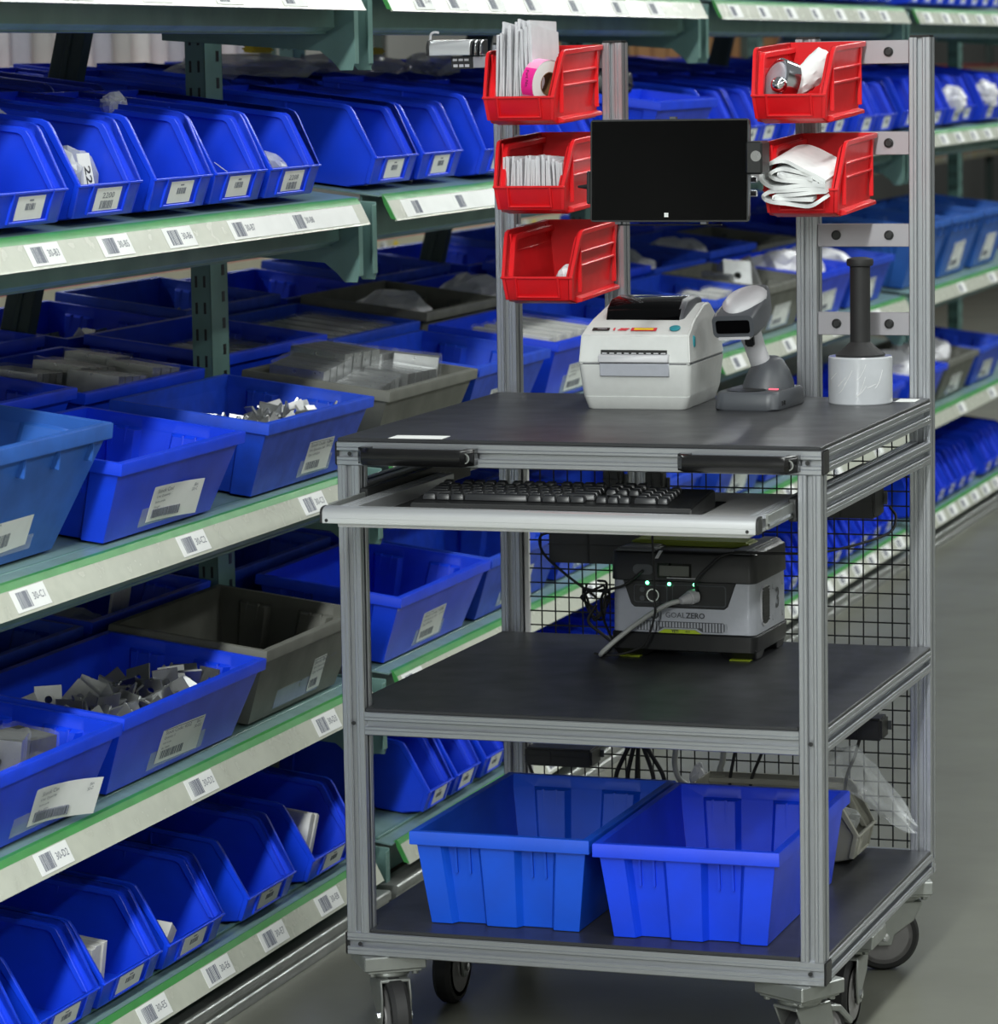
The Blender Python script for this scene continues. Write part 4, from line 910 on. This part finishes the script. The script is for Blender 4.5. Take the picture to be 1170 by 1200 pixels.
# ------------------------------------------------------------------ barcode scanner and cradle
cr = T('scanner_cradle', 'dark grey charging cradle on the cart top beside the printer', 'cradle', (.537, .533, TOPZ), (0, 0, math.radians(-3)))
g = G(); rg = lambda w, z, y0, y1, r=.02: ringxz(w, z, y0, y1, r, 5)
g.loft([rg(.112, 0, 0, .17), rg(.116, .003, -.002, .172), rg(.112, .026, .002, .17), rg(.106, .031, .006, .166)]); ob('base', g.mesh('base', M['grayd'], 0, smooth=50), cr)
g = G(); g.lathe([(.034, .0315), (.026, .030), (.02, .0305), (.0, .0305)], (-.012, .045, .0008), 28); ob('dished_well', g.mesh('dished_well', M['black']), cr)
g = G(); g.box((-.012, .045, .032), (.012, .007, .0006)); ob('badge', g.mesh('badge', M['grayl']), cr)
g = G(); rr2 = [(.046, .024), (.044, .04), (.036, .06), (.024, .078), (.015, .084)]
g.loft([[(a*.98+.006, b*1.1+.115+(z-.024)*.1, z) for a, b in [(w_*math.cos(2*PI*k/24), w_*math.sin(2*PI*k/24)) for k in range(24)]] for w_, z in rr2]); ob('holster', g.mesh('holster', M['grayd'], smooth=60), cr)
ob('status_light', G().box((.030, .068, .0315), (.016, .008, .002)).mesh('status_light', M['ledr'], .0006), cr)
for k in (0, 1): ob('vent_slot', G().box((.0585, .03+k*.012, .012), (.002, .006, .007)).mesh('vent_slot', M['black']), cr)
sc = T('barcode_scanner', 'grey and white handheld barcode scanner standing in its cradle', 'scanner', (.541, .64, TOPZ))
g = G(); path = [(0, .01, .05), (-.004, 0, .075), (-.012, -.012, .105), (-.02, -.024, .135)]
P4 = [Vector(q) for q in path]; rg4 = []
for q, (a, b) in zip(P4, ((.018, .02), (.0195, .023), (.0195, .022), (.022, .026))):
    rg4.append([(q.x+a*math.cos(2*PI*k/20), q.y+b*math.sin(2*PI*k/20), q.z-.35*b*math.sin(2*PI*k/20)) for k in range(20)])
g.loft(rg4); ob('grip', g.mesh('grip', M['grayl'], smooth=60), sc)
Xh = Matrix.Translation((-.018, -.022, .160)) @ Matrix.Rotation(-.08, 4, 'Z') @ Matrix.Rotation(.19, 4, 'X') @ Matrix.Rotation(-.04, 4, 'Y') @ Matrix.Scale(1.12, 4)
g = G(); hr = lambda y, w, z0, z1, r=.008: [(a, y, (z0+z1)/2+b) for a, b in rrect(w, z1-z0, r, 4)]
g.loft([hr(-.075, .066, -.018, .016), hr(-.06, .068, -.02, .02), hr(-.01, .064, -.02, .028), hr(.035, .05, -.01, .032), hr(.06, .03, .006, .03)], X=Xh); ob('head', g.mesh('head', M['grayd'], smooth=50), sc)
g = G(); g.loft([[(w_*math.cos(2*PI*k/28)*.031, -.012+w_*math.sin(2*PI*k/28)*.056, z+.004*math.sin(2*PI*k/28)*w_) for k in range(28)] for w_, z in ((1, .018), (1, .027), (.8, .033), (.4, .0355), (.05, .036))], X=Xh); ob('top_shell', g.mesh('top_shell', M['grayl'], smooth=70), sc)
g = G(); g.loft([hr(-.0765, .054, -.011, .009, .004), hr(-.073, .054, -.011, .009, .004)], X=Xh); ob('scan_window', g.mesh('scan_window', M['blackg']), sc)
g = G(); g.loft([hr(-.077, .05, -.021, -.017, .001), hr(-.05, .05, -.022, -.018, .001)], X=Xh); ob('lower_trim', g.mesh('lower_trim', M['grayl']), sc)
g = G(); g.box((-.012, -.042, .118), (.016, .012, .028), rot=Matrix.Rotation(.35, 3, 'X')); ob('trigger', g.mesh('trigger', M['black'], .003, 2), sc)
# ------------------------------------------------------------------ stretch film roll
sf = T('stretch_film_roll', 'white stretch film roll with black handle standing on the cart top', 'film roll', (.698, .705, TOPZ))
g = G(); g.lathe([(.030, .0), (.054, .0), (.0555, .002), (.0555, .080), (.054, .082), (.030, .082)], n=48); ob('film', g.mesh('film', M['film']), sf)
g = G(); g.lathe([(.02, .0), (.05, .0), (.05, .001), (.02, .001)], n=32); ob('core_end', g.mesh('core_end', M['brown']), sf)
g = G(); g.lathe([(.042, .081), (.043, .085), (.032, .093), (.021, .103), (.0175, .106), (.0175, .236), (.0225, .238), (.0235, .244), (.0225, .249), (.012, .252), (.001, .2525)], n=36); ob('handle', g.mesh('handle', M['rubber']), sf)
g = G(); r = random.Random(3)
for k in range(9):
    a0 = -PI/2+r.uniform(-.9, .7); z0 = r.uniform(.012, .05); q = [(.0558*math.cos(a0+t*.07), .0558*math.sin(a0+t*.07), z0+(.004-.0035*k/9)*t+.0007*t*t*(k % 3)) for t in range(5)]
    g.tube(q, .0004, 5)
ob('wrinkle_glint', g.mesh('wrinkle_glint', M['white']), sf)  # raised wrinkles in white, their glint put into the colour
ob('paper_note', G().box((0, 0, 0), (.09, .045, .0006)).mesh('paper_note', M['paper']), None, (.133, .026, TOPZ+.0006), (0, 0, .03), 'white paper slip at the front left corner of the cart top', 'paper')
ob('paper_note', G().box((0, 0, 0), (.035, .05, .0006)).mesh('paper_note', M['paper']), None, (.770, .755, TOPZ+.0006), (0, 0, .03), 'white paper slip right of the stretch film roll', 'paper')
# ------------------------------------------------------------------ keyboard
KZ = .9058
kb = T('computer_keyboard', 'black computer keyboard lying on the pulled-out tray', 'keyboard', (.37, -.035, KZ), (0, 0, math.radians(1.2)))
g = G(); kw = .462
g.loft([[(x, y, z) for y, z in ((0, 0), (-.004, .008), (0, .016), (.02, .019), (.145, .030), (.152, .026), (.152, .006), (.15, 0))] for x in (-kw/2, kw/2)]); ob('case', g.mesh('case', M['black'], .002, 2), kb)
rows = [(.026, [1.25, 1.25, 1.25, 5.6, 1.25, 1.25, 1.25, 1.25]), (.045, [2.25]+[1]*10+[2.75]), (.064, [1.75]+[1]*11+[2.25]), (.083, [1.5]+[1]*12+[1.5]), (.102, [1]*13+[2]), (.128, [1, -.8, 1, 1, 1, 1, -.4, 1, 1, 1, 1, -.4, 1, 1, 1, 1])]
u = .0188
def kkey(x, y, w):
    z = .0185+y*.088
    me = cached(('key', w), lambda: G().loft([[(a, b, 0) for a, b in rrect(w*u-.002, .0165, .0015, 2)], [(a, b, .005) for a, b in rrect(w*u-.0028, .0155, .0015, 2)], [(a, b+.0006, .0085) for a, b in rrect(w*u-.006, .0125, .0015, 2)]]).mesh('key', M['key']))
    ob('key', me, kb, (x, y, z), (.088, 0, 0))
for y, ks in rows:
    x = -kw/2+.014
    for w in ks:
        if w > 0: kkey(x+w*u/2, y, w)
        x += abs(w)*u
for y, off in ((.026, (0, 1, 2)), (.045, (1,)), (.083, (0, 1, 2)), (.102, (0, 1, 2)), (.128, (0, 1, 2))):
    for k in off: kkey(-kw/2+.014+15.3*u+(k+.5)*u, y, 1)
for y, ks in ((.026, [2, 1]), (.045, [1, 1, 1]), (.064, [1, 1, 1]), (.083, [1, 1, 1]), (.102, [1, 1, 1])):
    x = -kw/2+.014+18.6*u
    for w in ks: kkey(x+w*u/2, y, w); x += w*u
# ------------------------------------------------------------------ power station
ys = T('power_station', 'portable power station with grey front and lime handle on the middle shelf', 'power station', (.412, .575, MIDZ), (0, 0, math.radians(-1.5)))
yw, yd, yh = .262, .2, .205
g = G()
g.loft([ringxz(yw, .014, 0, yd, .014, 4), ringxz(yw+.004, .045, -.002, yd+.002, .014, 4)]); 
for sx in (-1, 1):
    for y in (.02, yd-.05): g.loft([[(sx*(yw/2-.005), y, 0), (sx*(yw/2-.055), y, 0), (sx*(yw/2-.055), y+.035, 0), (sx*(yw/2-.005), y+.035, 0)], [(sx*(yw/2), y-.018, .02), (sx*(yw/2-.075), y-.018, .02), (sx*(yw/2-.075), y+.04, .02), (sx*(yw/2), y+.04, .02)]])
ob('base_housing', g.mesh('base_housing', M['black'], .002), ys)
for sx in (-1, 1): 
    g = G(); g.bb((sx*(yw/2-.050), .004, 0), (sx*(yw/2-.012), .05, .0024)); ob('rubber_foot', g.mesh('rubber_foot', M['lime'], .001), ys)
g = G(); g.loft([ringxz(yw-.002, .0455, .001, yd-.001, .014, 4), ringxz(yw-.004, .136, .002, yd-.002, .014, 4)]); ob('front_casing', g.mesh('front_casing', M['silver'], .001), ys)
g = G(); g.loft([ringxz(yw+.002, .1365, -.001, yd+.001, .014, 4), ringxz(yw, .185, 0, yd, .014, 4), ringxz(yw-.02, .19, .01, yd-.01, .014, 4)]); ob('top_housing', g.mesh('top_housing', M['black'], .001), ys)
for x0, x1 in ((-yw/2+.004, -.04), (.075, yw/2-.004)):
    g = G(); g.prism([(x0, .184), (x0+.01, .194), (x1-.012 if x0 < 0 else x1-.008, .194), (x1, .176) if x0 < 0 else (x1, .184), (x0+.001, .176)] if x0 < 0 else [(x0, .176), (x0+.014, .194), (x1-.01, .194), (x1, .184), (x1, .176)], .004, yd-.004, 'y')
    ob('shoulder', g.mesh('shoulder', M['grayd'], .003, 2), ys)
g = G(); g.prism([(-.05, .176), (-.042, .19), (-.036, .19), (-.044, .176)], -.0012, .002, 'y'); ob('shoulder_facet', g.mesh('shoulder_facet', M['grayl']), ys)
g = G(); g.prism([(-.115, .1925), (-.11, .2), (.098, .2), (.104, .1925), (.06, .189), (-.05, .189)], .06, .12, 'y'); ob('carry_handle', g.mesh('carry_handle', M['lime'], .003, 2), ys)
g = G(); g.prism([(-.109, .137), (-.094, .095), (-.088, .090), (.075, .090), (.081, .095), (.096, .137)], -.0018, .004, 'y'); ob('port_panel', g.mesh('port_panel', M['black'], .001), ys)
g = G(); g.prism(rrect(.062, .032, .005, 4, -.058, .114), -.0028, .001, 'y'); g.prism(rrect(.098, .038, .005, 4, .030, .113), -.0028, .001, 'y'); ob('port_frame', g.mesh('port_frame', M['grayd'], .0008), ys)
g = G(); g.prism(rrect(.058, .028, .004, 4, -.058, .114), -.0032, .001, 'y'); g.prism(rrect(.094, .034, .004, 4, .030, .113), -.0032, .001, 'y'); ob('port_face', g.mesh('port_face', M['black']), ys)
g = G(); g.prism([(-.042, .146), (-.042, .164), (.012, .164), (.012, .146)], -.002, .001, 'y'); ob('display', g.mesh('display', M['lcd']), ys)
g = G(); g.prism([(-.046, .142), (-.046, .168), (.016, .168), (.016, .142)], -.0012, .001, 'y'); ob('display_bezel', g.mesh('display_bezel', M['blackg']), ys)
g = G(); g.prism(rrect(.036, .018, .008, 5, -.072, .156), -.002, .001, 'y'); ob('input_cover', g.mesh('input_cover', M['grayd'], .001), ys)
g = G(); g.lathe([(.0115, -.006), (.0125, -.003), (.0125, .001), (.0095, .001), (.0095, -.006), (.0115, -.006)], (-.053, 0, .112), 26, axis='y'); ob('socket_ring', g.mesh('socket_ring', M['chrome']), ys)
for z in (.106, .121): 
    g = G(); g.lathe([(.0045, -.0045), (.0045, 0)], (-.073, 0, z), 18, axis='y'); ob('round_port', g.mesh('round_port', M['grayd']), ys)
for x, z in ((-.064, .133), (-.024, .132), (.022, .132)):
    g = G(); g.lathe([(.001, -.0035), (.003, -.003), (.0034, 0)], (x, 0, z), 14, axis='y'); ob('green_light', g.mesh('green_light', M['led']), ys)
g = G(); g.bb((-.028, -.003, .142), (.03, .001, .1435)); ob('trim_line', g.mesh('trim_line', M['grayl']), ys)
XF = Matrix.Translation((0, -.0006, .077)) @ Matrix.Rotation(PI/2, 4, 'X')
g = G(); g.text('GOAL', .0135, XF @ Matrix.Translation((-.014, 0, 0))); g.text('ZERO', .0135, XF @ Matrix.Translation((.0225, 0, 0)), 0, .0004); g.bb((-.0405, -.0012, .068), (-.0397, -.0004, .086)); g.lathe([(.0075, -.0012), (.0075, -.0002), (.0055, -.0002), (.0055, -.0012), (.0075, -.0012)], (-.052, 0, .077), 24, axis='y'); ob('maker_text', g.mesh('maker_text', M['grayd']), ys)
vp = [(-.082, .066), (-.088, .060), (-.088, .055), (-.082, .049), (-.045, .049), (-.035, .055), (.025, .055), (.035, .049), (.072, .049), (.079, .055), (.079, .060), (.072, .066)]
g = G(); g.prism(vp, -.0004, .002, 'y'); ob('vent_recess', g.mesh('vent_recess', M['grayd']), ys)
g = G()
for k in range(30): 
    x = -.085+k*.0056; lo = .050 if x < -.045 or x > .034 else .0562
    g.bb((x-.0016, -.0014, lo), (x+.0016, 0, .065))
ob('vent_fins', g.mesh('vent_fins', M['silver']), ys)
g = G(); g.prism([(-.045, .0462), (-.034, .0525), (.022, .0525), (.033, .0462)], -.003, .0, 'y'); ob('model_sticker', g.mesh('model_sticker', M['limeb']), ys)
g = G(); g.text('YETI', .0065, Matrix.Translation((-.014, -.0032, .0494)) @ Matrix.Rotation(PI/2, 4, 'X'), 0, .0003); g.text('400', .006, Matrix.Translation((.009, -.0032, .0494)) @ Matrix.Rotation(PI/2, 4, 'X')); ob('model_text', g.mesh('model_text', M['ink']), ys)
g = G(); g.prism([(a, b) for a, b in rrect(.05, .07, .02, 5, .06, .092)], yw/2-.003, yw/2+.0012); ob('side_grille_frame', g.mesh('side_grille_frame', M['grayl']), ys)
g = G(); g.prism([(a, b) for a, b in rrect(.044, .064, .018, 5, .06, .092)], yw/2-.003, yw/2+.0018); 
for k in range(12): g.bb((yw/2+.001, .04, .064+k*.0052), (yw/2+.0026, .08, .0665+k*.0052))
ob('side_grille', g.mesh('side_grille', M['black']), ys)
XS = Matrix.Translation((yw/2-.0006, .14, .092)) @ Matrix.Rotation(PI/2, 4, 'Z') @ Matrix.Rotation(PI/2, 4, 'X')
g = G(); g.text('3', .05, XS, 0, .001)
for a, b in ((-.03, .025), (.03, .025), (-.03, -.03), (.03, -.03)): g.text('L', .014, XS @ Matrix.Translation((a, b, 0)))
ob('side_graphics', g.mesh('side_graphics', M['grayd']), ys)
def wpt(t, q): return t.matrix_basis @ Vector(q)
Q = lambda *q: [wpt(ys, a) for a in q]
g = G(); g.tube(smooth_path(Q((.005, -.035, .108), (-.015, -.04, .102), (-.05, -.03, .082), (-.095, -.022, .05), (-.13, -.03, .02), (-.145, -.02, .006), (-.15, .02, .006), (-.16, .08, .006))), .0045)
pc = T('mains_cable', 'grey mains cable plugged into the front of the power station', 'cable', wpt(ys, (0, 0, 0)))
o = ob('cord', g.mesh('cord', M['cord'], smooth=60), pc); o.location = -Vector(pc.location)
g = G(); a, b = Q((.026, -.004, .114), (.006, -.034, .108)); g.cyl(a, a+(b-a)*.45, .0125, .0125, n=16); g.cyl(a+(b-a)*.45, b, .0115, .006, n=16)
o = ob('plug', g.mesh('plug', M['grayl'], .002), pc); o.location = -Vector(pc.location)
def cable(label, pts, r=.0022, m='rubber', name='cable', n=6):
    P0 = Vector(pts[0]); g = G(); g.tube([q-P0 for q in smooth_path(pts, n)], r, 8)
    return ob(name, g.mesh(name, M[m], smooth=60), None, P0, (0, 0, 0), label, 'cable')
yq = lambda x, y, z: tuple(wpt(ys, (x, y, z)))
cable('thin black cable hanging in front of the power station', [(.372, .53, .90), (.372, .528, .80), (.374, .53, .70), (.372, .535, .66), (.352, .545, .612), (.325, .555, .594), (.285, .56, .584), (.25, .575, .584)], .002)
cable('black cable running from the power station past the right post', [yq(.03, -.008, .115), yq(.03, -.02, .14), yq(.05, -.015, .165), (.50, .56, .770), (.58, .56, .772), (.66, .60, .772), (.742, .70, .79), (.752, .74, .815), (.735, .77, .83)], .0024)
cable('short black cable at the left side of the power station', [yq(-.07, -.006, .155), yq(-.1, -.02, .13), yq(-.14, -.01, .115), yq(-.16, .03, .08), yq(-.16, .06, .04), yq(-.15, .08, .005)], .0024)
coil = []
for k in range(28):
    a = k*.9; coil.append((.215+.022*math.sin(a)+.004*math.sin(k*2.1), .70+.012*math.cos(k*1.7), .665+.045*math.cos(a)*(.6+.4*math.sin(k*.8))))
cable('looped bundle of black cable hanging left of the power station', coil, .0022, n=4)
cable('black cable dropping from the coil to the middle shelf', [(.215, .70, .65), (.20, .70, .62), (.225, .70, .598), (.25, .69, .583), (.262, .66, .583)], .003)
cable('black cable slanting from the power adapter to the coil', [(.125, .74, .775), (.10, .735, .765), (.108, .73, .735), (.15, .725, .70), (.21, .72, .66)], .0024)
# black boxes fixed at the back
def blackbox(name, label, a, b, cat='power adapter'):
    c = [(x+y)/2 for x, y in zip(a, b)]; d = [abs(y-x) for x, y in zip(a, b)]
    t = T(name, label, cat, (c[0], c[1], a[2]))
    ob('case', G().bb((-d[0]/2, -d[1]/2, 0), (d[0]/2, d[1]/2, d[2])).mesh('case', M['black'], .004, 2), t)
    g = G(); g.bb((-d[0]*.12, -d[1]/2-.0015, 0.004), (-d[0]*.10, -d[1]/2+.001, d[2]-.004)); g.bb((-d[0]/2-.001, -d[1]/2-.0008, d[2]*.55), (d[0]/2+.001, -d[1]/2+.001, d[2]*.57)); ob('seam', g.mesh('seam', M['rubber']), t)
    for sx in (-1, 1): ob('mounting_tab', G().bb((sx*d[0]/2-.006, d[1]/2-.003, d[2]*.3), (sx*d[0]/2+.006, d[1]/2, d[2]*.7)).mesh('mounting_tab', M['grayd']), t)
    return t
blackbox('power_adapter', 'large black adapter box behind the keyboard tray, left of the power station', (.112, .745, .717), (.305, .81, .778))
blackbox('power_adapter', 'black adapter box under the right side rail with a cable loop', (.62, .715, .815), (.72, .79, .872))
blackbox('power_adapter', 'flat black box under the middle shelf at the left rear', (.060, .745, .343), (.188, .805, .376))
blackbox('power_adapter', 'small black plug box under the middle shelf at the right rear', (.650, .755, .415), (.722, .81, .455))
extr('post', (.264, D-h, .80), (.264, D-h, ZT-p))
blackbox('connector_block', 'small black connector left of the short post behind the keyboard', (.208, .77, .84), (.241, .80, .89), 'connector')
blackbox('connector_block', 'small black connector right of the short post behind the keyboard', (.287, .77, .835), (.320, .80, .885), 'connector')
for k, (x0, x1, y1, lb) in enumerate(((.258, .228, .79, 'black cable fanning down left under the middle shelf'), (.262, .247, .795, 'second black cable of the fan under the middle shelf'), (.266, .262, .80, 'upright black cable of the fan under the middle shelf'), (.270, .292, .795, 'black cable fanning down right under the middle shelf'), (.274, .312, .79, 'rightmost black cable of the fan under the middle shelf'), (.452, .440, .79, 'black cable under the middle shelf near the grey bin'), (.505, .48, .79, 'thin black cable left of the right front post under the middle shelf'))):
    cable(lb, [(x0, y1-.02, .50), (x0, y1-.015, .40), (x0+.35*(x1-x0), y1-.015, .375), (x1, y1-.015, .335), (x1+.15*(x1-x0), y1-.015, .31)], .0042 if k < 5 else .003)
cable('thick grey cable looping down behind the right blue tote', [(.345, .78, .50), (.338, .78, .39), (.335, .78, .35), (.345, .78, .322), (.37, .78, .31), (.395, .78, .305)], .0055, 'cord')
cable('grey cable hanging under the middle shelf behind the totes', [(.425, .785, .50), (.425, .785, .38), (.418, .785, .345), (.405, .785, .315)], .0055, 'cord')
cable('black cable hanging at the right rear below the plug box', [(.680, .765, .415), (.672, .76, .385), (.658, .76, .35), (.652, .765, .31)], .003)
cable('black cable left of the flat box under the middle shelf', [(.064, .77, .376), (.058, .765, .36), (.066, .76, .335), (.08, .76, .305)], .003)
# ------------------------------------------------------------------ two totes and a grey bin on the bottom board
for x, y, lb, k in ((.250, .295, 'empty azure blue tote at the left on the cart bottom shelf', 0), (.565, .282, 'empty blue tote at the right on the cart bottom shelf', 1)):
    t = T('storage_tote', lb, 'tote', (x, y, BOTZ+.001), (0, 0, PI/2+(.012 if k else 0)))
    ob('shell', tote_mesh(.508, .308, .157, M['blue' if k else 'bluea'], .014, .017, lip=.022), t)
gb = T('stacking_bin', 'grey open-front bin behind the right blue tote on the cart bottom shelf', 'bin', (.708, .715, BOTZ+.001), (0, 0, PI/2))
ob('shell', bin_mesh(.145, .31, .128, .054, M['beige'], .045), gb)
def sheet_bag(pts, th=.0008):
    g = G(); n = len(pts)
    g.loft([[(a, b, c) for a, b, c in row] for row in pts], 0, (0, 0), closed=False); return g
rowsB = []
r = random.Random(5)
for i in range(9):
    u_ = i/8; row = []
    for j in range(9):
        v_ = j/8; a = v_*2*PI
        x = .645+.145*u_; z = .335+.10*(1-abs(2*u_-.55))*.5-.045*u_; wv = (.055*(1-u_)**.6+.012)
        row.append((x+.006*math.sin(j*2+i), .715+wv*1.0*math.cos(a)+r.uniform(-.004, .004), z+wv*.75*math.sin(a)+r.uniform(-.005, .005)))
    rowsB.append(row)
c0 = Vector((.70, .69, .40)); rowsB = [[tuple(Vector(q)-c0) for q in row] for row in rowsB]
g = sheet_bag(rowsB); ob('plastic_bag', g.mesh('plastic_bag', M['bagc'], smooth=0), None, c0, (0, 0, 0), 'clear plastic bag sticking out of the grey bin on the cart bottom shelf', 'bag')
ob('plastic_bag', blob_mesh(('gb',), .07, .048, .04, M['bag'], .3, 3, 77, 1), None, (.62, .715, BOTZ+.06), (0, 0, 0), 'crumpled bag lying inside the grey bin on the cart', 'bag')
ob('plastic_bag', blob_mesh(('gb2',), .016, .014, .03, M['poly'], .3, 3, 78, 1), None, (.385, .76, BOTZ+.115), (0, 0, 0), 'small milky bag standing up behind the totes under the middle shelf', 'bag')
# black gloves in a blue tray between the left posts and the tablet
gl = put_tote('blue tray of black gloves on the bins left of the top right red bin', 2.9, .01, 'B', L=.5, D=.2, H=.06, m='blue', card_=0, tap=.01)
gl.location = R(2.75, -.01, deck_z('B', 0)+.105); gl.rotation_euler = (TA, 0, PHI)
for j in range(3):
    ob('work_glove', blob_mesh(('glove',), .08, .05, .035, M['rubber'], .35, 3, 100+j), None, R(2.58+j*.1, .07+.02*j, deck_z('B', 0)+.185), (.2*j, .1, 1.2+j), f'black work glove in the blue tray, {N[j]} from the left', 'glove')
# ------------------------------------------------------------------ light: ceiling fixtures over the aisles, plus added unseen fill rows
def lamp(x, y, z, sx, sy, e, rz=0):
    l = bpy.data.lights.new('ceiling_or_fill_lamp', 'AREA'); l.shape = 'RECTANGLE'; l.size = sx; l.size_y = sy; l.energy = e; l.color = (.96, 1, .97)
    o = bpy.data.objects.new('ceiling_or_fill_lamp', l); COL.objects.link(o); o.location = (x, y, z); o.rotation_euler = (0, 0, rz)
for y, e in ((-21, 950), (-17, 850), (-13.5, 700), (-10.5, 490), (-8, 300), (-5.5, 190), (-2.5, 70), (.3, 45), (3.2, 55), (6.1, 70), (9, 90), (13, 140)):  # the rows behind the camera are added as frontal fill
    lamp(1.5, y, 4.6, .35, 2.4, e)
for y, e in ((-7, 160), (-2, 130), (3, 130), (8, 130)): lamp(5, y, 4.6, .35, 2.4, e)  # unseen side row, added to brighten the rack fronts
for y in (2, 6, 10, 15): lamp(-3.4, y, 4.6, .35, 2.4, 60)
w = bpy.data.worlds.new('world'); S.world = w; w.use_nodes = True
bg = w.node_tree.nodes['Background']; bg.inputs[0].default_value = (.62, .66, .66, 1); bg.inputs[1].default_value = .3
S.view_settings.view_transform = 'Standard'; S.view_settings.look = 'None'; S.view_settings.gamma = 1; S.view_settings.exposure = 0
S.view_settings.use_curve_mapping = False
